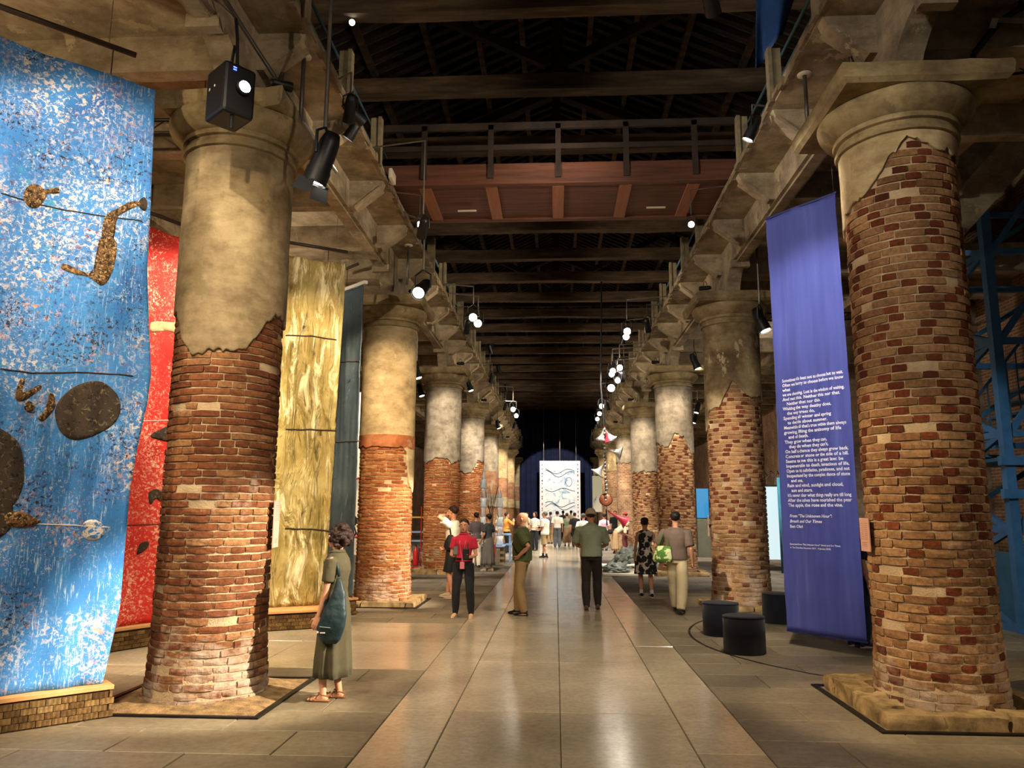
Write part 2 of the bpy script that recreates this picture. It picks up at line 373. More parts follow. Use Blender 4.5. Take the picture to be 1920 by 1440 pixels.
def quad(name, x0, x1, y0, y1, z, m, par):
    return MB().add([(x0, y0, z), (x1, y0, z), (x1, y1, z), (x0, y1, z)], [(0, 1, 2, 3)]).build(name, m, par, fix=False)
quad('paving_beyond', -10.2, -1.46, 17.51, 62.5, -0.002, stonefar, floor); quad('paving_beyond', 1.54, 10.2, 17.63, 62.5, -0.002, stonefar, floor)
quad('paving_beyond', -10.2, -7.71, -12, BR0, -0.002, stonefar, floor); quad('paving_beyond', -10.2, -7.71, BR1, 17.51, -0.002, stonefar, floor)
quad('paving_beyond', 7.79, 10.2, -12, 17.63, -0.002, stonefar, floor)
quad('paving_beyond', -7.71, -1.46, -12, 2.75, -0.002, stonefar, floor); quad('paving_beyond', 1.54, 7.79, -12, 2.75, -0.002, stonefar, floor)
# ring let into the paving on the right
RC, RRAD = Vector((5.57, 11.45, 0)), 3.66
mb = MB(); n = 96
for rr, z in ((RRAD-0.035, 0.003), (RRAD, 0.003)):
    for j in range(n): mb.v.append((RC.x+rr*math.cos(2*PI*j/n), RC.y+rr*math.sin(2*PI*j/n), z))
mb.f += [(j, (j+1) % n, n+(j+1) % n, n+j) for j in range(n)]
mb.build('inlaid_ring', steel_dark, floor)
# ------------------------------------------------------------------ outer walls
structure(MB().box((-10.35, 25, 5), (0.5, 76, 10.2)).build('wall_left', wallbrick))
wr = structure(MB().box((10.35, 25, 5), (0.5, 76, 10.2)).build('wall_right', wallbrick))
structure(MB().box((0, 63.0, 7.8), (21.2, 0.4, 16)).build('wall_far', navy_wall))
pil_m = plastermat('pilaster_plaster', '8e7d68', '6a5a49', 'a08e76')
for y in (19.0, 26.6, 34.2, 41.8):
    for s in (-1, 1):
        MB().box((s*9.95, y, 3.4), (0.35, 0.9, 6.8)).build('pilaster', pil_m, wr if s > 0 else bpy.data.objects['wall_left'], bevel=0.02)
# ------------------------------------------------------------------ gallery (beam, haunches, ribs with bracket ends, slab) on each side
SLABZ, SOFF = 6.90, 6.45
EDGE = 2.74
def gallery(s, Xc, name):
    root = bpy.data.objects.new(name, None); COL.objects.link(root); structure(root, 'weathered concrete gallery on tapering brackets along the %s columns' % ('left' if s < 0 else 'right'))
    xe = NC + s*EDGE
    MB().box((Xc, 26.5, (SOFF+SLABZ)/2), (0.27, 72, SLABZ-SOFF)).build('edge_beam', concrete, root)
    MB().box((Xc, 26.5, SOFF-0.02), (0.15, 72, 0.04)).build('beam_moulding', concrete, root)
    if s < 0:
        MB().box(((xe-10.15)/2, 26.5, SLABZ+0.08), (10.15+xe, 72, 0.16)).build('slab', concrete, root)
    else:
        MB().box(((xe+5.9)/2, 26.5, SLABZ+0.08), (5.9-xe, 72, 0.16)).build('slab', concrete, root)
        MB().box((8.0, -0.5, SLABZ+0.08), (4.25, 18, 0.16)).build('slab', concrete, root)
        MB().box((8.0, 38.8, SLABZ+0.08), (4.25, 47.4, 0.16)).build('slab', concrete, root)
    # crumbling slab edge
    mb = MB(); rr = random.Random(5 if s < 0 else 6); y = -9.5
    hp = []
    # haunch
    poly = []
    for i in range(9):
        t = i/8; poly.append((-0.98+0.62*math.sin(t*PI/2)**1.0, SOFF-(SOFF-CAPZ)*(1-math.cos(t*PI/2))**0.85))
    poly = [(-1.0, SOFF)] + poly + [(-p, q) for p, q in reversed(poly)] + [(1.0, SOFF)]
    hm = MB().prism(poly, lambda p, q: (-0.135, p, q), lambda p, q: (0.135, p, q)).mesh('haunch'); hm.materials.append(concrete)
    st = MB().box((0, 1.02, SOFF-0.06), (0.33, 0.12, 0.14)).box((0, -1.02, SOFF-0.06), (0.33, 0.12, 0.14)).mesh('haunch_stop'); st.materials.append(concrete)
    for k in range(0, 9):
        o = link_mesh('haunch', hm, None, root); o.location = (Xc, BAY*k, 0)
        o = link_mesh('haunch_stop', st, None, root); o.location = (Xc, BAY*k, 0)
    # bracket: tapering cantilever
    din = abs(Xc-xe)-0.13
    pr = [(0, SOFF+0.02), (0.10, SOFF+0.02), (din-0.06, SLABZ-0.10), (din-0.02, SLABZ), (0, SLABZ)]
    sg = -s
    bm_ = MB().prism(pr, lambda p, q: (sg*p, -0.09, q), lambda p, q: (sg*p, 0.09, q)).mesh('bracket'); bm_.materials.append(concrete)
    ba = MB().prism([(0.10, SOFF-0.0), (0.10, SOFF+0.03), (din-0.06, SLABZ-0.09), (din-0.04, SLABZ-0.12)], lambda p, q: (sg*p, -0.115, q), lambda p, q: (sg*p, 0.115, q)).mesh('bracket_edge'); ba.materials.append(concrete)
    L = 10.1-abs(Xc)-0.13
    rib = MB().box((s*L/2, 0, (SOFF+0.03+SLABZ)/2), (L, 0.2, SLABZ-SOFF-0.03)).mesh('rib'); rib.materials.append(concrete)
    ribs_ = MB().box((s*1.25, 0, (SOFF+0.03+SLABZ)/2), (2.5, 0.2, SLABZ-SOFF-0.03)).mesh('rib'); ribs_.materials.append(concrete)
    for j in range(-4, 33):
        y = j*1.9
        o = link_mesh('bracket', bm_, None, root); o.location = (Xc+sg*0.13, y, 0)
        o = link_mesh('bracket_edge', ba, None, root); o.location = (Xc+sg*0.13, y, 0)
        o = link_mesh('rib', ribs_ if (s > 0 and 8.5 < y < 15) else rib, None, root); o.location = (Xc+s*0.13, y, 0)
    # longitudinal joist half way across the aisle
    MB().box((NC+s*6.6, 38 if s > 0 else 26.5, SOFF+0.12), (0.25, 46 if s > 0 else 72, 0.5)).build('joist', concrete, root)
    return root
gal_l = gallery(-1, XL, 'gallery_left'); gal_r = gallery(1, XR, 'gallery_right')
for s, gal in ((-1, gal_l), (1, gal_r)):               # crumbled lip along the slab edge
    mb = MB(); rr = random.Random(11+s); xe = NC+s*EDGE; y = -9.0
    while y < 62:
        w = rr.uniform(0.1, 0.35); d = rr.uniform(0.0, 0.05); mb.box((xe-s*d/2+s*0.01, y+w/2, SLABZ+rr.uniform(0.02, 0.06)), (0.04+d, w, rr.uniform(0.06, 0.12))); y += w*1.05
    o = mb.build('slab_lip', concrete_dark, gal); o['kind'] = 'stuff'
# railing of posts and blue pipes
rail_blue = mat('blue_grey_paint', [(0.3, '33505a'), (0.7, '4c6c75')], 0.5, 4, 0.05)
post_m = mat('weathered_post', [(0.3, '5b4f3d'), (0.7, '857658')], 0.9, 5, 0.4, 40)
def railing(s, y0, label):
    t = thing('gallery_railing', label, 'railing', (NC+s*EDGE, 0, SLABZ+0.02))
    pm = MB().box((0, 0, 0.36), (0.16, 0.09, 0.74)).box((-s*0.06, 0, 0.36), (0.05, 0.13, 0.76)).mesh('post'); pm.materials.append(post_m)
    y = y0-1.73*9
    while y < 62:
        if not 11.95 < y < 13.95: o = link_mesh('post', pm, None, t); o.location = (s*0.02, y, 0)
        y += 1.73
    for z in (0.36, 0.64):
        for ya, yb in ((-9, 11.9), (14.0, 62)): MB().tube([(s*0.12, ya, z), (s*0.12, yb, z)], 0.022, 8).build('rail', rail_blue, t, smooth=True)
    for ya, yb in ((-9, 11.9), (14.0, 62)): MB().box((s*0.22, (ya+yb)/2, 0.18), (0.03, yb-ya, 0.34)).build('kick_board', timber_dark, t)
    return t
railing(1, 9.27, 'blue pipe railing with stub posts along the gallery above the blue poem banner')
railing(-1, 9.05, 'blue pipe railing with stub posts along the gallery above the projector')
# ------------------------------------------------------------------ roof
ceiling = bpy.data.objects.new('ceiling', None); COL.objects.link(ceiling); structure(ceiling, 'dark open timber roof with tie beams over the central aisle')
RIDGE, EAV, PITCH = 14.9, 10.15, 0.45
for s in (-1, 1):
    MB().add([(NC, -10, RIDGE+0.1), (NC+s*10.7, -10, EAV+0.1), (NC+s*10.7, 63, EAV+0.1), (NC, 63, RIDGE+0.1)], [(0, 1, 2, 3)]).build('roof_deck', deck_m, ceiling, fix=False)
rl = math.hypot(10.6, RIDGE-EAV)
for s in (-1, 1):
    rm = MB().span((0, 0, 0), (s*10.6, 0, EAV-RIDGE), 0.16, 0.14).mesh('rafter'); rm.materials.append(timber_dark)
    y = 9.0
    while y < 62:
        o = link_mesh('rafter', rm, None, ceiling); o.location = (NC, y, RIDGE); y += 0.42
    for q in (0.9, 2.0, 3.2, 4.6, 6.2, 8.0):
        MB().box((NC+s*q, 26, RIDGE-q*PITCH-0.16), (0.14, 72, 0.16)).build('purlin', timber, ceiling)
MB().box((NC, 26, RIDGE-0.14), (0.18, 72, 0.2)).build('ridge_beam', timber, ceiling)
rr = random.Random(21)
for k in range(-5, 20):
    y = 14.15+2.55*k
    mb = MB(); pts = []
    n = 9; x0, x1 = NC-9.9, NC+9.9
    for i in range(n):
        x = x0+(x1-x0)*i/(n-1); pts.append((x, y+rr.uniform(-0.03, 0.03), 9.95+0.17+rr.uniform(-0.03, 0.03)))
    base = len(mb.v)
    for p in pts:
        w = 0.15+rr.uniform(-0.015, 0.02); h = 0.17+rr.uniform(-0.015, 0.015)
        mb.v += [(p[0], p[1]-w, p[2]-h), (p[0], p[1]+w, p[2]-h), (p[0], p[1]+w, p[2]+h), (p[0], p[1]-w, p[2]+h)]
    for i in range(n-1):
        a = i*4; mb.f += [(a+j, a+(j+1) % 4, a+4+(j+1) % 4, a+4+j) for j in range(4)]
    mb.f += [(3, 2, 1, 0), tuple(range((n-1)*4, n*4))]
    mb.build('tie_beam', timber, ceiling)
    if k % 3 == 0 or k % 3 == -3:
        for s in (-1, 1):
            MB().span((NC, y, RIDGE-0.45), (NC+s*9.6, y, EAV+0.1), 0.22, 0.26).build('principal_rafter', timber_dark, ceiling)
            MB().span((NC+s*0.2, y, 10.6), (NC+s*4.2, y, RIDGE-4.2*PITCH-0.4), 0.16, 0.18).build('strut', timber_dark, ceiling)
        MB().box((NC, y, 12.3), (0.24, 0.24, 4.4)).build('king_post', timber_dark, ceiling)
        MB().span((NC-4.6, y, 11.9), (NC+4.6, y, 11.9), 0.18, 0.2).build('collar_beam', timber_dark, ceiling)
    for s in (-1, 1):
        if k % 3 == 0: MB().box((NC+s*4.4, y, 8.5), (0.45, 0.45, 2.9)).build('upper_pillar', timber_dark, ceiling)
# ------------------------------------------------------------------ timber footbridge across the nave at gallery level
BZ, BY0, BY1 = 7.17, 12.15, 13.75
br = thing('footbridge', 'red brown timber footbridge crossing the nave between the two galleries', 'bridge', (NC, 0, 0))
for i in range(9):
    y = BY0+0.09+i*(BY1-BY0-0.18)/8.5
    MB().box((0, y+0.085, BZ+0.03), (6.0, 0.165, 0.03)).build('plank', redwood, br)
for i in range(-2, 3):
    MB().box((i*1.13, (BY0+BY1)/2, BZ-0.0), (0.2, BY1-BY0-0.16, 0.04)).build('batten', redwood_l, br)
for y in (BY0, BY1):
    MB().box((0, y, BZ+0.16), (6.0, 0.12, 0.36)).build('fascia_beam', redwood, br)
    for i in range(-2, 3): MB().box((i*1.13, y-0.07, BZ+0.55), (0.09, 0.06, 0.95)).build('post', timber_dark, br)
    MB().box((0, y-0.07, BZ+1.0), (6.0, 0.06, 0.12)).build('handrail', timber_dark, br)
    MB().box((0, y-0.07, BZ+0.62), (6.0, 0.05, 0.09)).build('mid_rail', timber_dark, br)
for x in (-1.65, 1.75): MB().box((x, BY0+1.05, BZ-0.03), (0.34, 0.02, 0.03)).build('fluorescent_tube', mat('pale_tube', 'b5a78e', 0.4, bs=0), br)
# ------------------------------------------------------------------ brick columns
brick_l = brickmat('brown_bricks', [(0.0, '74452b'), (0.25, '8c5636'), (0.5, '9d6a45'), (0.7, '7d4a30'), (0.85, 'ab7f56'), (1.0, '8a5a3c')], 0.75)
brick_l2 = brickmat('orange_bricks', [(0.0, '8f4f2a'), (0.3, 'a8663a'), (0.6, 'b67a49'), (0.8, '96542f'), (1.0, 'c08a58')], 0.6)
brick_r = brickmat('tan_bricks', [(0.0, '97734f'), (0.3, 'a98259'), (0.55, 'b58c63'), (0.8, '9c7450'), (1.0, '8f6846')], 0.6)
brick_red = brickmat('dark_red_headers', [(0.0, '6b3520'), (0.4, '7f4428'), (0.7, '5c2d1d'), (1.0, '8a4d30')], 0.25)
mortar = mat('mortar', [(0.3, '8f7a60'), (0.55, 'b09876'), (0.75, 'c4ad8a')], 0.95, 5, 0.7, 60, bd=0.02)
plas = {1: plastermat('plaster_beige', '9a8767', '75654d', 'b3a07c', 1.3, '80704f'),
        2: plastermat('plaster_cream', 'b39e78', '9a8460', 'c2ae88', 1.0, 'a8926c'),
        3: plastermat('plaster_grey', '8d8271', '6b6153', 'a79b86', 2.0, '726858'),
        4: plastermat('plaster_brown', '8e7a59', '5f4f38', 'b5a27c', 2.2, 'b8a684')}
capm = plastermat('capital_stone', '96835f', '6a5b42', 'ad9a76', 2.0, '7a6a4e')
redband = plastermat('red_oxide_paint', '9a5c3a', '7d4a30', 'ab7350', 3.0, '9a7a5c')
RAD = 0.535
def colrad(z): return RAD + 0.045*max(0, 1-z/0.9)**2 - 0.012*min(z, 5)/5
def brick_mesh(w, h, seed, m, rough=1.0):
    rr = random.Random(seed); nx, nzz = 3, 2; vs = []; fs = []
    for j in range(nzz+1):
        for i in range(nx+1):
            x = (i/nx-0.5)*w; z = (j/nzz-0.5)*h; e = (i in (0, nx))+(j in (0, nzz))
            y = -(RAD-math.sqrt(RAD*RAD-x*x)) + rr.uniform(-0.004, 0.004)*rough - 0.0022*e - (0.003*rr.random()*rough if e == 2 else 0)
            if e: x += rr.uniform(-0.004, 0.004)*rough; z += rr.uniform(-0.0035, 0.0035)*rough
            if e == 2: x *= 0.985; z *= 0.94
            vs.append((x, y, z))
    W = nx+1
    for j in range(nzz):
        for i in range(nx): a = j*W+i; fs.append((a, a+1, a+W+1, a+W))
    ring = [i for i in range(nx+1)]+[j*W+nx for j in range(1, nzz+1)]+[nzz*W+i for i in range(nx-1, -1, -1)]+[j*W for j in range(nzz-1, 0, -1)]
    b = len(vs)
    for q in ring: x, y, z = vs[q]; vs.append((x*0.97, y-0.05, z))
    n = len(ring)
    for i in range(n): fs.append((ring[(i+1) % n], ring[i], b+i, b+(i+1) % n))
    me = bpy.data.meshes.new('brick'); me.from_pydata(vs, [], fs); me.materials.append(m)
    return me, vs, fs
POOL = {}
def pool(kind, w, h, m, rough=1.0):
    key = (kind, round(w, 3), round(h, 3), m.name)
    if key not in POOL: POOL[key] = [brick_mesh(w, h, 100+i, m, rough) for i in range(7)]
    return POOL[key]
def interp(tab, a):
    if a <= tab[0][0]: return tab[0][1]
    for (x0, y0), (x1, y1) in zip(tab, tab[1:]):
        if a <= x1: return y0+(y1-y0)*(a-x0)/(x1-x0)
    return tab[-1][1]
def column(Xc, Yc, label, bricks, courses_h, plaster, zlow, seed, style, band=None, group='brick columns in two rows'):
    t = thing('brick_column', label, 'column', (Xc, Yc, 0), 0, group)
    rr = random.Random(seed); face = math.atan2(-Yc, -Xc)         # direction of the camera from the column
    def zl(th):                                                   # ragged lower edge of the plaster at angle th
        d = math.degrees((th-face+PI) % (2*PI)-PI)               # + to the photograph's right
        f = 0.10*mn.noise((2.2*math.cos(th)+seed, 2.2*math.sin(th), 0))+0.07*mn.noise((7*math.cos(th), 7*math.sin(th)+seed, 3))+0.03*mn.noise((25*math.cos(th), 25*math.sin(th), seed))
        return interp(zlow, d)+f
    ztop = 5.46
    hb = max(y for x, y in zlow)+0.25
    # core of mortar
    core = MB(); n = 64; nzr = 60; zs = [ztop*i/nzr for i in range(nzr+1)]
    for z in zs:
        for j in range(n):
            a = 2*PI*j/n; low = max(0, 1-z/1.1)
            r = colrad(z)-0.016+0.007*mn.noise((3*math.cos(a)+seed, 3*math.sin(a), z*2.5))*(0.6+0.8*low)
            core.v.append((r*math.cos(a), r*math.sin(a), z))
    for i in range(nzr):
        for j in range(n):
            a = i*n+j; b = i*n+(j+1) % n; core.f.append((a, b, b+n, a+n))
    cm = mortar
    if not bricks:
        cm = style['tex']
    co = core.build('mortar_core' if bricks else 'brick_shaft', cm, t, smooth=True, fix=False)
    if not bricks:                                                # far column: bricks only in the material
        uv = co.data.uv_layers.new(name='UVMap')
        for p in co.data.polygons:
            us = []
            for li in p.loop_indices:
                v = co.data.vertices[co.data.loops[li].vertex_index].co; us.append((li, math.atan2(v.y, v.x) % (2*PI), v.z))
            mx = max(u for _, u, _ in us)
            for li, u, z in us:
                if mx-u > PI: u += 2*PI
                uv.data[li].uv = (u*RAD, z)
    # bricks
    cands = []
    if bricks:
        h = courses_h; nco = int(hb/h)
        for i in range(nco):
            z = (i+0.5)*h; circ = 2*PI*colrad(z); x = rr.uniform(0, 0.3); k = i % 2; first = x
            while x < first+circ-0.08:
                if style['kind'] == 'R':
                    hd = (k % 2 == 0); k += 1; w = 0.13 if hd else 0.25
                    if not hd and rr.random() < 0.12: w = 0.21
                else:
                    hd = rr.random() < 0.3; w = 0.125 if hd else (0.25 if rr.random() < 0.75 else 0.20)
                g = 0.013
                th = (x+w/2)/colrad(z); x += w+g
                if z > zl(th)+0.02: continue
                dth = abs((th-face+PI) % (2*PI)-PI)
                red = hd and style['kind'] == 'R' and rr.random() < (0.85 if z > 1.6 else 0.35)
                m = style['head'] if red else style['m']
                var = rr.choice(pool('h' if hd else 's', w, h-0.014, m, style.get('rough', 1.0)))
                low = max(0, 1-z/1.2)
                off = rr.uniform(-0.004, 0.005)-(0.004 if red else 0)-low*rr.uniform(-0.004, 0.011)
                if rr.random() < 0.02+0.02*low: off -= 0.03
                tilt = rr.uniform(-0.012, 0.012)*(1+2*low)
                cands.append((dth, th, z+rr.uniform(-0.002, 0.002), colrad(z)+off, tilt, var))
        cands.sort(key=lambda c: c[0])
        for dth, th, z, r, tilt, (me, vs_, fs_) in cands[:300]:
            o = link_mesh('brick', me, None, t); o.location = (r*math.cos(th), r*math.sin(th), z)
            o.rotation_euler = (0, tilt, th-PI/2)
        bym = {}
        for dth, th, z, r, tilt, (me, vs_, fs_) in cands[300:]:
            mb = bym.setdefault(me.materials[0].name, MB()); c, s_ = math.cos(th-PI/2), math.sin(th-PI/2)
            px, py = r*math.cos(th), r*math.sin(th)
            mb.add([(px+x*c-y*s_, py+x*s_+y*c, z+zz+x*tilt*-1) for x, y, zz in vs_], fs_)
        for k_, mb in bym.items():
            o = mb.build('bricks_beyond', bpy.data.materials[k_], t, fix=False); o['kind'] = 'stuff'
    # plaster shell
    n = 160; rows = 26; sh = MB()
    for i in range(rows+1):
        for j in range(n):
            a = 2*PI*j/n; z0 = zl(a); u = i/rows; z = z0+(ztop-z0)*u**1.5
            r = colrad(z)+0.022+0.006*mn.noise((4*math.cos(a)+seed, 4*math.sin(a), z*3))-(0.012 if i == 0 else 0)
            sh.v.append((r*math.cos(a), r*math.sin(a), z))
    for i in range(rows):
        for j in range(n):
            a = i*n+j; b = i*n+(j+1) % n; sh.f.append((a, b, b+n, a+n))
    b0 = len(sh.v)
    for j in range(n):
        a = 2*PI*j/n; z0 = zl(a); r = colrad(z0)-0.03; sh.v.append((r*math.cos(a), r*math.sin(a), z0+0.01))
    for j in range(n): sh.f.append((b0+j, b0+(j+1) % n, (j+1) % n, j))
    sh.build('plaster', plaster, t, smooth=True, fix=False)
    if band:
        z0, z1 = band; bd = MB(); n = 96
        for i in range(7):
            for j in range(n):
                a = 2*PI*j/n; u = i/6; z = z0+(z1-z0)*u+(0.05*mn.noise((5*math.cos(a), 5*math.sin(a), seed)) if i in (0,) else 0)
                r = colrad(z)+0.03; bd.v.append((r*math.cos(a), r*math.sin(a), z))
        for i in range(6):
            for j in range(n):
                a = i*n+j; b = i*n+(j+1) % n; bd.f.append((a, b, b+n, a+n))
        bd.build('painted_band', redband if bricks else redband_far, t, smooth=True, fix=False)
    # capital and abacus
    r0 = colrad(5)
    prof = [(r0+0.020, 5.375), (r0+0.052, 5.385), (r0+0.058, 5.41), (r0+0.050, 5.435), (r0+0.030, 5.445), (r0+0.030, 5.485), (r0+0.065, 5.495), (r0+0.072, 5.52), (r0+0.065, 5.545), (r0+0.085, 5.555), (r0+0.13, 5.585), (r0+0.175, 5.63), (r0+0.205, 5.685), (r0+0.215, 5.735), (r0+0.205, 5.765), (r0+0.15, 5.78)]
    auto(MB().lathe(prof, 64, jit=0.002, seed=seed).build('capital', capm, t, smooth=True), 35)
    ab = MB(); q = style.get('q', 0.80); e = rr
    ring = []
    for i in range(9): ring.append((-q+2*q*i/8, -q))
    for i in range(1, 9): ring.append((q, -q+2*q*i/8))
    for i in range(1, 9): ring.append((q-2*q*i/8, q))
    for i in range(1, 8): ring.append((-q, q-2*q*i/8))
    wear = 0.22 if style.get('worn') else 0.025
    jit = [1-wear*(0.5+0.8*mn.noise((x*3+seed, y*3, 1))) for x, y in ring]
    nn = len(ring); rows = ((0.93, 5.76), (0.985, 5.80), (1.0, 5.90), (0.985, CAPZ-0.005), (0.5, CAPZ))
    for sc_, z in rows:
        for (x, y), jj in zip(ring, jit): ab.v.append((x*sc_*jj, y*sc_*jj, z+0.012*mn.noise((x*4, y*4, z+seed))))
    for i in range(len(rows)-1):
        for j in range(nn):
            a = i*nn+j; b = i*nn+(j+1) % nn; ab.f.append((a, b, b+nn, a+nn))
    ab.f.append(tuple(range(nn-1, -1, -1))); ab.f.append(tuple(range((len(rows)-1)*nn, len(rows)*nn)))
    ab.build('abacus', capm, t)
    return t
stL = dict(kind='L', m=brick_l, head=brick_l, worn=True, q=0.72); stL2 = dict(kind='L', m=brick_l2, head=brick_l2, rough=1.2)
stR = dict(kind='R', m=brick_r, head=brick_red)
texL = bricktex('far_brown_bricks', '96633f', '84532f', 'a38a6a', 'uv', bw=0.26, rh=0.075)
texR = bricktex('far_tan_bricks', 'a98259', '7a4a2f', 'a38d70', 'uv', bw=0.2, rh=0.08)
redband_far = plastermat('faded_red_paint', '96694d', '84735f', 'a5805f', 2.6, '8d8270')
COLS = {}
COLS['L1'] = column(XL, BAY, 'brown brick column with beige plaster top behind the projector, standing in a steel-edged pit', True, 0.071, plas[1],
    [(-180, 3.5), (-95, 3.75), (-70, 3.65), (-50, 3.35), (-20, 3.25), (10, 3.3), (25, 3.4), (40, 3.62), (80, 3.7), (180, 3.5)], 1, stL)
COLS['R1'] = column(XR, BAY, 'tan brick column with dark red header bricks beside the blue poem banner', True, 0.080, plas[2],
    [(-180, 4.9), (-90, 4.55), (-60, 4.82), (-30, 4.85), (-5, 5.15), (10, 5.28), (40, 5.18), (90, 5.2), (180, 4.9)], 2, stR)
COLS['L2'] = column(XL, 2*BAY, 'orange brick column with smooth cream plaster top above a red band', True, 0.071, plas[2],
    [(-180, 3.2), (20, 3.05), (45, 2.95), (55, 2.3), (75, 2.1), (100, 2.6), (180, 3.2)], 3, stL2, band=(2.98, 3.22))
COLS['R2'] = column(XR, 2*BAY, 'tan brick column with flaking brown plaster top behind the dark poufs', True, 0.080, plas[4],
    [(-180, 3.9), (-80, 3.3), (-60, 3.7), (-30, 3.75), (0, 4.25), (15, 4.1), (30, 3.9), (90, 3.95), (180, 3.9)], 4, stR)
COLS['L3'] = column(XL, 3*BAY, 'orange brick column with grey plaster top behind the walker in black shorts', True, 0.071, plas[3],
    [(-180, 3.3), (-60, 3.15), (-10, 3.3), (30, 3.2), (180, 3.3)], 5, stL2)
COLS['R3'] = column(XR, 3*BAY, 'tan brick column with grey plaster top behind the man with the green tote', True, 0.080, plas[3],
    [(-180, 3.8), (-60, 3.7), (-20, 3.6), (0, 4.0), (30, 3.9), (60, 3.4), (180, 3.8)], 6, stR)
COLS['L4'] = column(XL, 4*BAY, 'orange brick column with stepped broken plaster edge behind the two women', True, 0.071, plas[3],
    [(-180, 3.5), (-60, 3.3), (0, 3.2), (30, 3.7), (180, 3.5)], 7, stL2)
COLS['R4'] = column(XR, 4*BAY, 'tan brick column with straight-edged grey plaster behind the woman in the floral dress', True, 0.080, plas[3],
    [(-180, 3.3), (180, 3.3)], 8, stR)
for k in range(5, 9):
    COLS['L%d' % k] = column(XL, k*BAY, 'distant plastered column with a faded red band in the left-hand row', False, 0, plas[3 if k < 6 else 2], [(-180, 2.0), (180, 2.0)], 9+k, dict(kind='L', tex=texL), band=(2.6, 3.7), group='far columns of the left row')
    COLS['R%d' % k] = column(XR, k*BAY, 'distant tan brick column beyond the hanging horns', False, 0, plas[4 if k > 5 else 3], [(-180, 4.1), (180, 4.1)], 19+k, dict(kind='R', tex=texR), group='far columns of the right row')
# bases: rough kerb stones, steel-edged pit
basestone = plastermat('base_stone', '9b8259', '5d4c34', 'b89d70', 5.0, '6f5638')
rubble_m = mat('loose_rubble', [(0.3, '5a472d'), (0.55, '8a6e48'), (0.8, 'b08e60')], 0.95, 9, 0.9, 60, bd=0.02)
def rough_block(name, c, d, seed, m, parent, rot=0.0, jitter=0.034):
    rr = random.Random(seed); mb = MB(); nx, ny, nz_ = 4, 3, 2
    me = bpy.data.meshes.new(name); bm = bmesh.new(); bmesh.ops.create_cube(bm, size=1.0)
    bmesh.ops.subdivide_edges(bm, edges=bm.edges[:], cuts=3, use_grid_fill=True)
    for v in bm.verts:
        v.co = Vector((v.co.x*d[0], v.co.y*d[1], v.co.z*d[2])); e = sum(abs(abs(v.co[i])-d[i]/2) < 1e-4 for i in range(3))
        q = Vector(mn.noise_vector(v.co*9+Vector((seed*3.1, 0, 0))))*jitter; q.z *= 0.7
        if e >= 2: v.co *= 1-0.03*rr.random()-0.008
        v.co += q
    bm.to_mesh(me); bm.free()
    o = link_mesh(name, me, m, parent); o.location = c; o.rotation_euler = (0, 0, rot); auto(o, 28); return o
def kerb(t, seed, half=0.82, w=0.30, h=0.17, side=1):
    rr = random.Random(seed)
    for sx, sy in ((0, -1), (1, 0), (-1, 0), (0, 1)):
        x = -half
        while x < half-0.05:
            L = min(rr.uniform(0.45, 1.0), half-x)
            if half-x-L < 0.15: L = half-x
            hh = h*rr.uniform(0.75, 1.05); c = x+L/2
            if sy: pos = (c, sy*(half-w/2), hh/2-0.01); d = (L-0.015, w, hh)
            else:
                if x < -half+w: x = -half+w; L = min(L, half-x); c = x+L/2
                if x+L > half-w: L = half-w-x; c = x+L/2
                pos = (sx*(half-w/2), c, hh/2-0.01); d = (w, max(L, 0.05)-0.015, hh)
                if L < 0.06: break
            rough_block('kerb_stone', pos, d, rr.randint(1, 999), basestone, t)
            x += L
def edging(t, half, z=0.006):
    for s in (-1, 1):
        MB().box((0, s*half, z), (2*half+0.05, 0.05, 0.022)).build('steel_edging', steel_dark, t); MB().box((s*half, 0, z), (0.05, 2*half-0.05, 0.022)).build('steel_edging', steel_dark, t)
kerb(COLS['R1'], 31, 0.80, 0.24); edging(COLS['R1'], 0.86)
kerb(COLS['L2'], 32, 0.74, 0.22, 0.13); kerb(COLS['R2'], 33, 0.72, 0.2, 0.10); kerb(COLS['L3'], 34, 0.74, 0.22, 0.15); kerb(COLS['R3'], 35, 0.74, 0.22, 0.15); kerb(COLS['R4'], 36, 0.74, 0.22, 0.15)
edging(COLS['L2'], 0.80)
edging(COLS['L1'], 0.80)
mb = MB(); n = 48; nr = 8                                        # rubble bed of the first left column
for i in range(nr+1):
    for j in range(n):
        a = 2*PI*j/n; q = 0.77/max(abs(math.cos(a)), abs(math.sin(a))); r = 0.5+(q-0.5)*i/nr
        x, y = r*math.cos(a), r*math.sin(a); mb.v.append((x, y, 0.004+0.05*(1-i/nr)+0.03*max(0, mn.noise((x*9, y*9, 2)))))
for i in range(nr):
    for j in range(n): a = i*n+j; b = i*n+(j+1) % n; mb.f.append((a, b, b+n, a+n))
o = mb.build('rubble', rubble_m, COLS['L1'], smooth=True); o['kind'] = 'stuff'
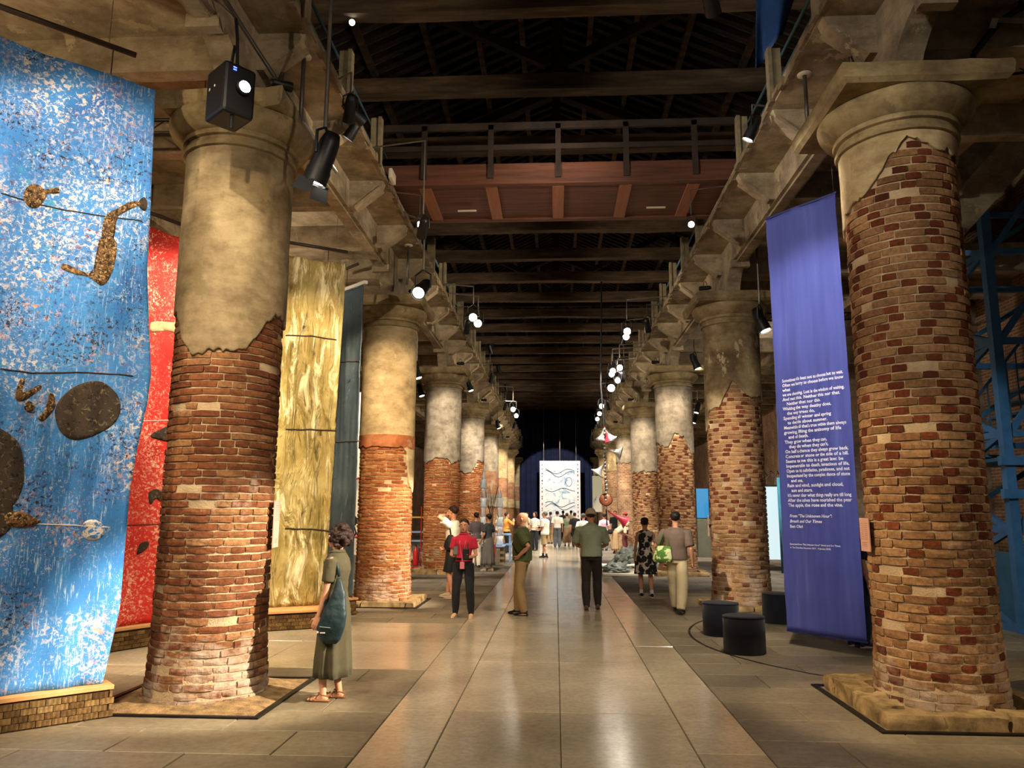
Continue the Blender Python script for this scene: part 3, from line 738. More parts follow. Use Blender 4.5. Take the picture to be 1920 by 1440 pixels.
# ------------------------------------------------------------------ hanging textiles
def clothmat(name, base, specks, weave=60, rough=0.75, stain=None, sheen=0.1, fold=0.0):
    """cloth: base ramp plus painted speckle layers (scale, threshold, softness, colour, stretch)"""
    m, nt, b, out = newmat(name); b.inputs['Roughness'].default_value = rough; b.inputs['Specular IOR Level'].default_value = 0.25
    v = coord(nt, 'object'); n = nz(nt, v, 1.2, 6, 0.6); r = ramp(nt, base); nt.links.new(n.outputs[0], r.inputs[0]); c = r.outputs[0]
    for i, (scale, th, soft, colr, st, big, bth) in enumerate(specks):
        vv = coord(nt, 'object', st); mp = nt.nodes.new('ShaderNodeMapping'); mp.inputs['Location'].default_value = (i*7.3, i*3.1, i*5.7); nt.links.new(vv, mp.inputs[0])
        n1 = nz(nt, mp.outputs[0], scale, 8, 0.72, 0.6); r1 = ramp(nt, [(th, (0, 0, 0)), (th+soft, (1, 1, 1))]); nt.links.new(n1.outputs[0], r1.inputs[0])
        n2 = nz(nt, mp.outputs[0], big, 4); r2 = ramp(nt, [(bth, (0, 0, 0)), (bth+0.12, (1, 1, 1))]); nt.links.new(n2.outputs[0], r2.inputs[0])
        f = nt.nodes.new('ShaderNodeMath'); f.operation = 'MULTIPLY'; nt.links.new(r1.outputs[0], f.inputs[0]); nt.links.new(r2.outputs[0], f.inputs[1])
        c = mixc(nt, f.outputs[0], c, colr)
    nt.links.new(c, b.inputs['Base Color'])
    n3 = nz(nt, v, weave, 5, 0.7); bump(nt, b, n3.outputs[0], 0.3, 0.01)
    if fold: n5 = nz(nt, coord(nt, 'object', (3.2, 1, 0.7)), 2.2, 4, 0.55, 1.0); bump(nt, b, n5.outputs[0], 1.0, 0.16)
    return m
S1 = (1, 1, 1)
blue_cloth = clothmat('blue_painted_cloth', [(0.3, '2a66ab'), (0.5, '3f86c9'), (0.7, '3b78bd')], [
    (9, 0.57, 0.08, '3fa0b8', S1, 0.8, 0.48), (24, 0.52, 0.05, 'e2d6cc', (1, 1, 1.0), 0.9, 0.46), (26, 0.56, 0.06, 'b5cfe4', (2.2, 1, 0.25), 1.0, 0.46), (40, 0.57, 0.04, 'd9d2cc', S1, 1.6, 0.46), (24, 0.55, 0.03, 'c99a86', S1, 1.7, 0.50),
    (34, 0.54, 0.03, '33282c', S1, 1.4, 0.49), (20, 0.58, 0.03, '7a3a3a', (1, 1, 1.6), 1.0, 0.50)])
red_cloth = clothmat('red_painted_cloth', [(0.3, 'b8241c'), (0.55, 'd8352b'), (0.75, 'e2564a')], [
    (18, 0.52, 0.06, 'ecb597', (1, 1, 1.2), 1.0, 0.44), (30, 0.55, 0.04, 'f2cfb0', S1, 1.3, 0.45), (6, 0.66, 0.02, '40201a', S1, 1.2, 0.50)])
gold_cloth = clothmat('gold_olive_cloth', [(0.3, '6d5e30'), (0.5, 'a08c50'), (0.7, 'c4b278')], [
    (2.2, 0.50, 0.10, 'eadcae', (3.0, 1, 0.7), 0.9, 0.40), (3.2, 0.54, 0.10, '453b1d', (2.5, 1, 0.6), 1.0, 0.44)], rough=0.42, sheen=0, fold=1.0)  # pale streaks paint highlights of the folds into the cloth colour
slate_cloth = clothmat('slate_cloth', [(0.3, '303b44'), (0.55, '44525c'), (0.75, '5b676c')], [(4, 0.58, 0.08, '7d878a', (3, 1, 0.5), 1.0, 0.45), (7, 0.6, 0.05, '20272c', S1, 1.2, 0.45)])
umber = clothmat('dark_umber_cloth', [(0.3, '2a221b'), (0.6, '40352a'), (0.8, '594a38')], [(18, 0.56, 0.05, '75664f', S1, 2.0, 0.35), (30, 0.56, 0.04, '15100c', S1, 2.0, 0.3)])
umber_l = clothmat('mottled_brown_cloth', [(0.3, '4a351f'), (0.6, '7b5a34'), (0.8, '9b7a4c')], [(26, 0.48, 0.05, '2c1f14', S1, 2.0, 0.25), (40, 0.54, 0.04, 'b39468', S1, 2.0, 0.3)])
white_stitch = mat('pale_stitching', [(0.3, 'd9d2c4'), (0.7, 'efe8da')], 0.8, 20, 0.3, 60)
dark_stitch = mat('dark_stitching', [(0.3, '2b221c'), (0.7, '4c3b30')], 0.9, 20, 0.3, 60)
class Hanging:
    def __init__(s, name, label, A, B, z0, z1, m, left=0.0, amp=0.03, seed=0, right=None, kn=3.0, bow=0.0, top_in=0.0, thick=0.012, nu=60, nv=90):
        s.A = Vector((A[0], A[1], 0)); d = Vector((B[0], B[1], 0))-s.A; s.L = d.length; s.d = d.normalized(); s.n = Vector((s.d.y, -s.d.x, 0))   # n: towards the viewer
        s.rot = math.atan2(s.d.y, s.d.x); s.z0, s.z1, s.seed, s.amp, s.kn = z0, z1, seed, amp, kn
        s.left = left; s.right = right or (lambda z: 0.0); s.bow = bow
        s.t = thing(name, label, 'textile', (s.A.x, s.A.y, 0), s.rot)
        mb = MB()
        for j in range(nv+1):
            z = z0+(z1-z0)*j/nv
            for i in range(nu+1):
                u = left+(s.L+s.right(z)-left)*i/nu; mb.v.append((u, -s.off(u, z), z))
        for j in range(nv):
            for i in range(nu): a = j*(nu+1)+i; mb.f.append((a, a+1, a+nu+2, a+nu+1))
        s.o = mb.build('cloth', m, s.t, smooth=True, fix=False)
        sd = s.o.modifiers.new('thick', 'SOLIDIFY'); sd.thickness = thick; sd.offset = 0
    def off(s, u, z):
        q = s.amp*(mn.noise((u*s.kn, z*0.35, s.seed))+0.45*mn.noise((u*s.kn*2.7, z*0.8, s.seed+5)))
        q += 0.012*mn.noise((u*2, z*3.2, s.seed+9))
        return q+s.bow*math.sin(PI*(z-s.z0)/(s.z1-s.z0))
    def px(s, x, y):
        p = onplane(x, y, s.A, s.n); return ((p-s.A).dot(s.d), p.z)
    def patch(s, name, pts, m, lift=0.010, label=None, pixels=True, rings=12):
        if pixels: pts = [s.px(*p) for p in pts]
        # smooth outline
        n = len(pts); out = []
        for i in range(n):
            p0, p1, p2, p3 = (Vector(pts[(i+k) % n]) for k in (-1, 0, 1, 2))
            for k in range(4):
                t = k/4; out.append(0.5*((2*p1)+(p2-p0)*t+(2*p0-5*p1+4*p2-p3)*t*t+(3*p1-p0-3*p2+p3)*t**3))
        me = bpy.data.meshes.new(name); bm = bmesh.new(); bm.faces.new([bm.verts.new((p.x, 0, p.y)) for p in out]); bmesh.ops.triangulate(bm, faces=bm.faces[:])
        us = [p.x for p in out]; zs = [p.y for p in out]
        for lo, hi, nr, ax in ((min(us), max(us), Vector((1, 0, 0)), 0), (min(zs), max(zs), Vector((0, 0, 1)), 2)):
            q = lo+0.05
            while q < hi:
                co = Vector((0, 0, 0)); co[ax] = q; bmesh.ops.bisect_plane(bm, geom=bm.verts[:]+bm.edges[:]+bm.faces[:], plane_co=co, plane_no=nr); q += 0.05
        for v in bm.verts: v.co.y = -s.off(v.co.x, v.co.z)-lift
        bmesh.ops.recalc_face_normals(bm, faces=bm.faces); bm.to_mesh(me); bm.free(); me.polygons.foreach_set('use_smooth', [True]*len(me.polygons))
        o = link_mesh(name, me, m, s.t); sd = o.modifiers.new('thick', 'SOLIDIFY'); sd.thickness = 0.006; sd.offset = 0
        if label: o['label'] = label
        return o
    def seam(s, name, pts, m, r=0.008, pixels=True):
        if pixels: pts = [s.px(*p) for p in pts]
        out = []
        for a, b in zip(pts, pts[1:]):
            for k in range(8):
                u = a[0]+(b[0]-a[0])*k/8; z = a[1]+(b[1]-a[1])*k/8+0.006*mn.noise((u*9, 0, s.seed)); out.append((u, -s.off(u, z)-0.008, z))
        return MB().tube(out, r, 6).build(name, m, s.t, smooth=True)
# --- blue tapestry
TB = Hanging('blue_tapestry', 'tall blue speckled tapestry with dark blob shapes standing on a tiled plinth', (-4.42, 6.30), (-3.93, 6.77), 0.275, 5.83, blue_cloth, left=-1.35, amp=0.05, seed=1,
    right=lambda z: interp([(0.2, 0.0), (0.9, 0.10), (1.9, 0.10), (2.3, 0.13), (2.75, 0.19), (3.0, 0.20), (4.0, 0.08), (5.9, 0.02)], z), kn=2.6)
TB.patch('dark_oval', [(103, 770), (118, 742), (150, 720), (190, 716), (218, 740), (225, 768), (212, 795), (180, 815), (140, 825), (112, 808)], umber)
TB.patch('dark_head', [(-70, 830), (-20, 800), (15, 812), (38, 838), (45, 885), (38, 925), (20, 955), (22, 985), (-10, 1010), (-70, 990)], umber)
TB.patch('brown_wing', [(10, 965), (35, 958), (60, 968), (76, 978), (50, 988), (15, 985)], umber_l, 0.014)
TB.patch('brown_sprig', [(245, 380), (262, 385), (235, 398), (215, 412), (206, 440), (216, 458), (215, 485), (205, 520), (188, 537), (165, 520), (140, 514), (114, 503), (122, 495), (150, 508), (168, 512), (180, 490), (182, 460), (190, 440), (195, 408), (220, 392)], umber_l)
TB.patch('brown_bud', [(43, 365), (55, 348), (72, 347), (84, 355), (108, 352), (110, 362), (88, 364), (80, 380), (66, 390), (50, 385)], umber_l)
TB.patch('brown_twig', [(36, 714), (46, 712), (42, 736), (72, 722), (75, 730), (42, 752), (28, 745)], umber_l)
TB.patch('brown_dot', [(45, 762), (54, 752), (65, 760), (62, 770), (52, 773)], umber_l)
TB.patch('brown_twig', [(72, 782), (92, 762), (90, 740), (99, 738), (104, 756), (98, 772), (80, 790)], umber_l)
TB.patch('dark_seed', [(258, 380), (268, 372), (274, 384), (270, 398), (260, 392)], umber)
TB.patch('pale_rosette', [(152, 990), (160, 978), (176, 974), (192, 983), (196, 998), (186, 1010), (168, 1013), (155, 1004)], clothmat('white_swirl', [(0.3, 'd9d0c2'), (0.7, 'e8e0d2')], [(16, 0.50, 0.04, '3f7fc0', S1, 2.0, 0.2), (26, 0.58, 0.04, '6d5a48', S1, 2.0, 0.3)]), 0.008)
TB.seam('stitched_seam', [(0, 692), (60, 700), (150, 698), (262, 706)], dark_stitch, 0.007)
TB.seam('stitched_seam', [(0, 365), (80, 385), (190, 407), (274, 418)], dark_stitch, 0.006)
TB.seam('stitched_seam', [(0, 990), (60, 982), (140, 985), (215, 990)], white_stitch, 0.005)
# --- red tapestry
TR = Hanging('red_tapestry', 'red mottled tapestry with a tan edge hanging behind the first brown column', (-5.66, 9.72), (-5.30, 10.42), 0.285, 5.62, red_cloth, left=-0.55, amp=0.04, seed=3, right=lambda z: 0.25)
TR.patch('tan_strip', [(220, 800), (235, 815), (250, 850), (238, 880), (230, 920), (232, 985), (212, 986), (196, 986), (205, 850)], umber_l, 0.010)
TR.patch('tan_patch', [(285, 604), (320, 604), (352, 608), (350, 635), (332, 628), (315, 620), (285, 622)], mat('tan_cloth', [(0.3, 'a98f62'), (0.7, 'c9b184')], 0.85, 14, 0.3, 60), 0.008)
TR.patch('dark_leaf', [(281, 818), (300, 805), (325, 797), (345, 803), (340, 822), (310, 827)], umber)
TR.patch('dark_leaf', [(278, 925), (290, 917), (305, 925), (300, 940), (290, 935), (280, 946)], umber)
TR.patch('dark_leaf', [(256, 1040), (262, 1020), (276, 1015), (277, 1025), (266, 1035)], umber)
TR.patch('dark_spot', [(334, 514), (340, 506), (347, 513), (341, 521)], umber)
TR.seam('stitched_seam', [(200, 986), (260, 984), (330, 982)], dark_stitch, 0.006); TR.seam('stitched_seam', [(235, 790), (330, 788)], white_stitch, 0.006)
# --- gold hanging, slate hanging
TG = Hanging('gold_tapestry', 'gold and olive shimmering tapestry in stitched lengths behind the woman', (-4.62, 11.86), (-3.68, 12.44), 0.285, 5.92, gold_cloth, left=-0.2, amp=0.10, seed=5, kn=2.2, right=lambda z: 0.02*z)
for yv, a in ((632, 8), (808, 0), (994, 4)): TG.seam('stitched_seam', [(535, yv-3), (585, yv-2), (636, yv+a)], dark_stitch, 0.012)
TS = Hanging('slate_tapestry', 'narrow slate grey tapestry hanging from a rod beside the cream column', (-4.55, 14.42), (-3.50, 13.46), 0.285, 5.86, slate_cloth, left=-0.1, amp=0.03, seed=7)
for yv in (678, 828): TS.seam('stitched_seam', [(615, yv+2), (650, yv), (680, yv-1)], dark_stitch, 0.010)
MB().box((TS.L/2, 0, 5.885), (TS.L+0.15, 0.07, 0.06)).build('rod', mat('white_rod', 'cfcabd', 0.5, bs=0), TS.t)
# rods above the others and their hangers
rod_m = mat('dark_brown_tube', [(0.3, '241a14'), (0.7, '35281f')], 0.5, 8, 0.05)
wire_m = mat('steel_wire', '8a857c', 0.35, bs=0, metal=0.8)
def rod(label, a, b, drops, ztop, r=0.028, hang=6.9):
    t = thing('hanging_rod', label, 'rod', a); a, b = Vector(a), Vector(b)
    MB().tube([(0, 0, 0), b-a], r, 10).build('tube', rod_m, t, smooth=True)
    for f in drops:
        p = (b-a)*f; MB().tube([p, p-Vector((0, 0, a.z-ztop))], 0.006, 6).build('hook', rod_m, t)
    for f in (0.12, 0.88):
        p = (b-a)*f; MB().tube([p, (p.x, p.y, hang-a.z)], 0.003, 5).build('wire', wire_m, t)
    return t
dB = TB.d; pB = TB.A
rod('dark tube above the blue tapestry', (pB+dB*-1.5)+Vector((0, 0, 6.12)), (pB+dB*0.50)+Vector((0, 0, 6.12)), (0.35, 0.9), 5.84)
rod('dark tube above the red tapestry', (TR.A+TR.d*-0.6)+Vector((0, 0, 5.82)), (TR.A+TR.d*1.25)+Vector((0, 0, 5.82)), (0.2, 0.8), 5.64)
rod('dark tube above the gold tapestry', (TG.A+TG.d*-0.4)+Vector((0, 0, 6.15)), (TG.A+TG.d*1.25)+Vector((0, 0, 6.15)), (0.3, 0.8), 5.93)
rod('dark tube above the slate tapestry', (TS.A+TS.d*-0.2)+Vector((0, 0, 6.3)), (TS.A+TS.d*1.2)+Vector((0, 0, 6.3)), (0.25, 0.75), 5.9)
# --- plinths faced with rows of small brown tiles
tile_m = brickmat('corrugated_tiles', [(0.0, '6a5030'), (0.35, '86683f'), (0.65, '9a7b4d'), (0.85, '5b4327'), (1.0, 'a88a5a')], 0.0)
plinth_top = mat('orange_board', [(0.3, 'b98652'), (0.7, 'cf9c66')], 0.6, 3, 0.1, 30)
plinth_core = mat('plinth_core', '4a3824', 0.9, bs=0)
def plinth(label, A, B, depth, h, name='tiled_plinth', tile=(0.115, 0.052), topm=None, faces=('front', 'right'), tm=None):
    A, B = Vector((A[0], A[1], 0)), Vector((B[0], B[1], 0)); d = (B-A); L = d.length; rot = math.atan2(d.y, d.x)
    t = thing(name, label, 'plinth', A, rot); tm = tm or tile_m
    MB().box((L/2, depth/2, (h-0.02)/2), (L-0.03, depth-0.03, h-0.02)).build('core', plinth_core, t)
    MB().box((L/2, depth/2, h-0.018), (L+0.02, depth+0.02, 0.036)).build('top_board', topm or plinth_top, t, bevel=0.004)
    rr = random.Random(int(abs(A.x*100)))
    rows = int((h-0.04)/tile[1]); meshes = []
    for v in range(4):
        mb = MB(); w_, h_ = tile[0]-0.006, tile[1]-0.005; n = 6
        for i in range(n+1):                      # corrugated face
            x = -w_/2+w_*i/n; y = -0.006*(i % 2)-0.002*v
            mb.v += [(x, y, -h_/2), (x, y, h_/2), (x, 0.014, h_/2), (x, 0.014, -h_/2)]
        for i in range(n):
            a = i*4; mb.f += [(a, a+4, a+5, a+1), (a+1, a+5, a+6, a+2), (a+3, a+7, a+4, a)]
        mb.f += [(0, 1, 2, 3), (n*4+3, n*4+2, n*4+1, n*4)]
        me = mb.mesh('tile', fix=False); me.materials.append(tm); meshes.append(me)
    k = 0
    for face, length in (('front', L), ('right', depth)):
        if face not in faces: continue
        for r in range(rows):
            x = tile[0]/2 - (tile[0]/2 if r % 2 else 0)
            while x < length-tile[0]*0.3:
                z = 0.012+tile[1]*(r+0.5)
                if k < 290:
                    o = link_mesh('tile', rr.choice(meshes), None, t)
                    if face == 'front': o.location = (max(x, tile[0]/2), 0.003, z)
                    else: o.location = (L-0.003, max(x, tile[0]/2), z); o.rotation_euler = (0, 0, PI/2)
                k += 1; x += tile[0]
    return t
def off(p, d, n, a, b): q = Vector((p[0], p[1], 0))+d*a+n*b; return (q.x, q.y)
plinth('tile-faced plinth with an orange board top under the blue tapestry', off(TB.A, TB.d, TB.n, -1.3, 0.10), off(TB.A, TB.d, TB.n, TB.L+0.07, 0.10), 0.24, 0.27)
plinth('tile-faced plinth under the red tapestry', off(TR.A, TR.d, TR.n, -0.6, 0.12), off(TR.A, TR.d, TR.n, TR.L+0.5, 0.12), 0.6, 0.28)
plinth('tile-faced plinth under the gold tapestry', (-4.9, 11.15), (-3.17, 12.10), 0.9, 0.28)
plinth('low tile-faced plinth under the slate tapestry', off(TS.A, TS.d, TS.n, -0.1, 0.12), off(TS.A, TS.d, TS.n, TS.L+0.02, 0.12), 0.22, 0.28)
# ------------------------------------------------------------------ poem banner
bm_m, nt, b, out = newmat('sheer_blue_voile')
b.inputs['Base Color'].default_value = srgb('6a72c0'); b.inputs['Roughness'].default_value = 0.7; b.inputs['Sheen Weight'].default_value = 0.3
n = nz(nt, coord(nt, 'object', (9, 9, 0.6)), 1.0, 5); r = ramp(nt, [(0.3, '5059ac'), (0.6, '626cc0'), (0.8, '808adA')]); nt.links.new(n.outputs[0], r.inputs[0]); nt.links.new(r.outputs[0], b.inputs['Base Color'])
tl = nt.nodes.new('ShaderNodeBsdfTranslucent'); tl.inputs[0].default_value = srgb('6f78cc'); tp = nt.nodes.new('ShaderNodeBsdfTransparent'); tp.inputs[0].default_value = srgb('7f8be6')
m1 = nt.nodes.new('ShaderNodeMixShader'); m1.inputs[0].default_value = 0.35; nt.links.new(b.outputs[0], m1.inputs[1]); nt.links.new(tl.outputs[0], m1.inputs[2])
m2 = nt.nodes.new('ShaderNodeMixShader'); m2.inputs[0].default_value = 0.16; nt.links.new(m1.outputs[0], m2.inputs[1]); nt.links.new(tp.outputs[0], m2.inputs[2]); nt.links.new(m2.outputs[0], out.inputs[0])
PB = Hanging('poem_banner', 'sheer blue banner printed with a white poem hanging beside the tan column', (3.12, 10.98), (3.82, 10.05), 0.19, 6.02, bm_m, amp=0.035, seed=11, kn=3.2, thick=0.003, right=lambda z: -0.03)
PB.t['category'] = 'banner'
MB().box((PB.L/2-0.01, 0.0, 6.025), (PB.L, 0.03, 0.03)).build('top_batten', mat('navy_batten', '232a5c', 0.6, bs=0), PB.t)
MB().box((PB.L/2-0.01, 0.0, 0.185), (PB.L, 0.02, 0.02)).build('bottom_batten', MATS['navy_batten'], PB.t)
for u in (0.03, PB.L-0.06): MB().tube([(u, 0, 6.03), (u, 0, 6.9)], 0.003, 5).build('wire', wire_m, PB.t)
POEM = ["Sometimes it's best not to choose but to wait.", "Often we hurry to choose before we know", "what", "we are choosing. Lost is the wisdom of waiting.", "And not this. Neither this nor that.", "   Neither that nor this.",
 "Waiting the way destiny does,", "   the way trees do,", "Spending all winter and spring", "   to decide about summer.", "Meanwhile all that's true within them always", "growing, lifting the antinomy of life", "   and of death.",
 "They grow when they can,", "   they die when they can't.", "On half a chance they always grow back,", "Concrete or stone or the side of a hill.", "Seems to me this is a great law: be", "Impenetrable to death, tenacious of life,", "Open to its subtleties, paradoxes, and not",
 "Incapacitated by the complex dance of stone", "   and sea,", "Rain and wind, sunlight and cloud,", "   sun and stars.", "It's never clear what things really are till long", "After the ashes have nourished the pear", "The apple, the rose and the vine."]
text_m = mat('white_print', 'e6e6f2', 0.7, bs=0)
def textmesh(body, size, name, shear=0.0, align='LEFT'):
    cu = bpy.data.curves.new(name, 'FONT'); cu.body = body; cu.size = size; cu.resolution_u = 2; cu.shear = shear; cu.align_x = align; cu.offset = size*0.022
    o = bpy.data.objects.new(name, cu); COL.objects.link(o)
    dg = bpy.context.evaluated_depsgraph_get(); me = bpy.data.meshes.new_from_object(o.evaluated_get(dg)); bpy.data.objects.remove(o)
    return me
def print_line(body, u0, z, size, width=None, shear=0.0):
    me = textmesh(body.strip(), size, 'printed_line', shear)
    xs = [v.co.x for v in me.vertices]; k = 1.0
    if width and xs: k = min(1.0, width/max(xs))
    for v in me.vertices:
        u = u0+v.co.x*k; zz = z+v.co.y; v.co = Vector((u, -PB.off(u, zz)-0.007, zz))
    me.materials.clear(); me.materials.append(text_m)
    o = link_mesh('printed_line', me, None, PB.t); return o
uTop, zTop = PB.px(1466, 715); zl0 = PB.px(1500, 712)[1]; zl1 = PB.px(1500, 950)[1]
for i, ln in enumerate(POEM):
    z = zl0+(zl1-zl0)*i/(len(POEM)-1); ind = 0.06 if ln.startswith('   ') else 0.0
    print_line(ln, 0.12+ind, z, 0.062, PB.L-0.22-ind)
z = PB.px(1500, 970)[1]
for i, ln in enumerate(['From "The Unknown Hour":', 'Brexit and Our Times', 'Ben Okri']): print_line(ln, 0.13, z-0.07*i, 0.056, None, 0.25 if i < 2 else 0)
z = PB.px(1500, 1022)[1]
for i, ln in enumerate(['Excerpted from "The Unknown Hour": Brexit and Our Times,', 'in The Guardian, December 2017 - 4 January 2018.']): print_line(ln, 0.12, z-0.045*i, 0.03, PB.L-0.2)
# ------------------------------------------------------------------ poufs
velvet = mat('navy_felt', [(0.3, '05070f'), (0.7, '090d1a')], 0.95, 8, 0.2, 200, sheen=0.15)
def pouf(u, v, label, d=0.52, h=0.46):
    p = ground(u, v); p.y += d/2-0.02; p.x *= (p.y/(p.y-d/2+0.02))
    t = thing('pouf', label, 'pouf', (p.x, p.y, 0), 0, 'navy poufs')
    r = d/2; prof = [(r-0.02, 0.0), (r, 0.015), (r, h-0.03), (r-0.008, h-0.012)]
    MB().lathe(prof, 48).build('side', velvet, t, smooth=True)
    MB().lathe([(r-0.006, h-0.02), (r-0.012, h-0.003), (r-0.03, h), (0.02, h+0.002)], 48).build('seat_top', velvet, t, smooth=True)
    MB().tube([((r-0.004)*math.cos(a*PI/24), (r-0.004)*math.sin(a*PI/24), h-0.012) for a in range(49)], 0.006, 6, cap=False).build('piping', velvet, t, smooth=True)
    return t
pouf(1397, 1230, 'navy felt pouf standing in front of the other two poufs')
pouf(1353, 1195, 'navy felt pouf partly behind another pouf by the tan column')
pouf(1462, 1171, 'navy felt pouf half hidden by the blue poem banner')
# ------------------------------------------------------------------ text panels on the columns
pink = mat('pink_board', [(0.3, 'b98d7d'), (0.7, 'c89c8b')], 0.6, 4, 0.05)
greytext = mat('grey_print', '8a665a', 0.7, bs=0)
def plaque(colk, ang_px, z, w, h, label):
    Xc, Yc = COLS[colk].location.x, COLS[colk].location.y; face = math.atan2(-Yc, -Xc); th = face+R(ang_px)
    r = RAD+0.035
    t = thing('wall_text_panel', label, 'sign', (Xc+r*math.cos(th), Yc+r*math.sin(th), z), th+PI/2)
    MB().box((0, 0, 0), (w, 0.012, h)).build('board', pink, t, bevel=0.002)
    MB().box((0, 0.03, 0), (0.06, 0.06, 0.06)).build('mount', steel_dark, t)
    rr = random.Random(int(z*100)+len(colk))
    for i in range(9):
        y = h/2-0.05-i*0.018
        for sx in (-1, 1): MB().box((sx*w*0.22-rr.uniform(0, 0.01), -0.007, y), (w*0.36*rr.uniform(0.8, 1), 0.001, 0.004)).build('print_line', greytext, t)
    for i in range(3): MB().box((-w*0.05, -0.007, -h/2+0.05+i*0.016), (w*0.6, 0.001, 0.004)).build('print_line', greytext, t)
plaque('L1', 74, 1.62, 0.24, 0.46, 'tall pink text panel mounted on the first brown column')
plaque('R1', -66, 1.55, 0.22, 0.31, 'small pink text panel mounted on the tan column beside the banner')
plaque('R2', -84, 1.50, 0.22, 0.40, 'pink text panel mounted on the tan column behind the poufs')
# ------------------------------------------------------------------ projector on a pipe under the left gallery
blackm = mat('black_plastic', [(0.3, '0c0c0d'), (0.7, '161617')], 0.45, 6, 0.05, 80)
pipe_m = mat('grey_pipe', [(0.3, '4d4740'), (0.7, '6b6459')], 0.4, 4, 0.05, metal=0.6)
pj = atY(432, 182, 6.3)
t = thing('projector', 'black video projector with a glowing lens clamped under the left gallery', 'projector', pj, R(-40))
MB().box((0, 0, 0), (0.36, 0.30, 0.48)).build('body', blackm, t, bevel=0.03)
MB().box((0.0, -0.152, 0.05), (0.012, 0.004, 0.02)).build('socket', mat('pale_plastic', 'c9c3b6', 0.5, bs=0), t); MB().box((-0.1, -0.152, 0.045), (0.02, 0.004, 0.025)).build('socket', MATS['pale_plastic'], t)
lens_b = MB().tube([(0.17, 0.02, 0.02), (0.225, 0.02, 0.02)], 0.068, 20).build('lens_barrel', blackm, t, smooth=True)
MB().tube([(0.22, 0.02, 0.02), (0.229, 0.02, 0.02)], 0.052, 20).build('lens', emis('projector_glow', 'dcecff', 14), lens_b, smooth=True)
for k in (0, 1): MB().box((0.182, -0.06, 0.19-0.022*k), (0.006, 0.03, 0.008)).build('status_light', emis('blue_led', '2b3cff', 6), t)
MB().box((0.12, -0.03, -0.30), (0.03, 0.03, 0.13)).build('safety_knob', blackm, t, bevel=0.006)
MB().tube([(0.1, 0, 0.2), (0.06, 0, 0.55), (0, 0, 0.80)], 0.016, 8).build('bracket', blackm, t); MB().tube([(-0.06, 0, 0.2), (0.02, 0, 0.5)], 0.014, 8).build('bracket', blackm, t)
t2 = thing('pipe_rail', 'grey pipe rail bolted along the beam above the projector', 'pipe', (pj.x, 0, pj.z+0.80))
MB().tube([(0, 2.0, 0), (0, 9.6, 0)], 0.022, 10).build('pipe', pipe_m, t2, smooth=True)
for y in (3.0, 5.0, 6.4, 8.4, 9.4): MB().tube([(0, y, 0), (XL+0.13-pj.x, y, 6.55-pj.z-0.80)], 0.012, 6).build('clamp', pipe_m, t2)
def polemount(x, y, label, zlow=5.75):
    t = thing('ceiling_pole', label, 'pole', (x, y, SLABZ))
    MB().lathe([(0.085, 0), (0.085, -0.012), (0.03, -0.02)], 20).build('flange', mat('cream_disc', 'b9ad92', 0.5, bs=0), t, smooth=True)
    MB().tube([(0, 0, 0), (0, 0, zlow-SLABZ)], 0.024, 10).build('tube', pipe_m, t, smooth=True)
    return t
polemount(-2.86, 7.95, 'short grey pole with a round flange under the slab above the first brown column', 6.0)
polemount(2.98, 8.6, 'short grey pole with a round flange under the slab above the tan column', 6.15)
polemount(-2.86, 14.3, 'short grey pole with a round flange under the slab above the cream column', 6.1)
# ------------------------------------------------------------------ theatre lamps and added fill lamps: one housing for every light set at the top of the script
lens_on = emis('lamp_lens', 'fff2dc', 14)
def lamp(loc, target, label, size=1.0, on=True, anchor=None, group='black spotlights hung from the galleries', doors=False, sit=False):
    loc, target = Vector(loc), Vector(target); d = (target-loc).normalized()
    t = thing('spotlight', label, 'spotlight', loc, 0, group)
    q = d.to_track_quat('Y', 'Z'); rt = q.to_matrix()
    def P(x, y, z): return rt @ Vector((x, y, z))*size
    body = MB().tube([P(0, -0.05, 0), P(0, -0.10, 0), P(0, -0.30, 0), P(0, -0.36, 0)], [0.072*size, 0.07*size, 0.062*size, 0.045*size], 16).build('housing', blackm, t, smooth=True)
    MB().tube([P(0, -0.052, 0), P(0, -0.042, 0)], 0.060*size, 16).build('lens', lens_on if on else blackm, t, smooth=True)
    MB().tube([P(0, -0.12, 0), P(0, -0.03, 0)], 0.075*size, 16, cap=False).build('snoot', blackm, t, smooth=True)
    yk = Vector((0, 0, 0.20*size)); a = P(0.085, -0.2, 0); b_ = P(-0.085, -0.2, 0); c = P(0, -0.2, 0)
    MB().tube([a, a+yk*0.7, c+yk, b_+yk*0.7, b_], 0.010*size, 6).build('yoke', blackm, t)
    if doors:
        for sx in (-1, 1): MB().add([P(sx*0.07, -0.04, -0.06), P(sx*0.07, -0.04, 0.06), P(sx*0.10, 0.05, 0.07), P(sx*0.10, 0.05, -0.07)], [(0, 1, 2, 3)]).build('barn_door', blackm, t)
    if anchor is None:
        x, y, z = loc; xe = NC+(EDGE-0.02)*(1 if x > NC else -1)
        if abs(x-NC) < EDGE-0.1: anchor = Vector((xe, y, SLABZ+0.1)) if abs(x-NC) > 1.5 else Vector((x, y, 9.95))
        else: anchor = Vector((x, y, SLABZ-0.005))
    if sit: MB().tube([c, (c.x, c.y, CAPZ-loc.z)], 0.013, 6).build('stand', pipe_m, t); return t
    top = c+yk; an = Vector(anchor)-loc
    pts = [top, (top.x, top.y, an.z), an] if (an.xy-top.xy).length > 0.05 else [top, an]
    MB().tube(pts, 0.013*size, 6).build('hanger', pipe_m, t)
    return t
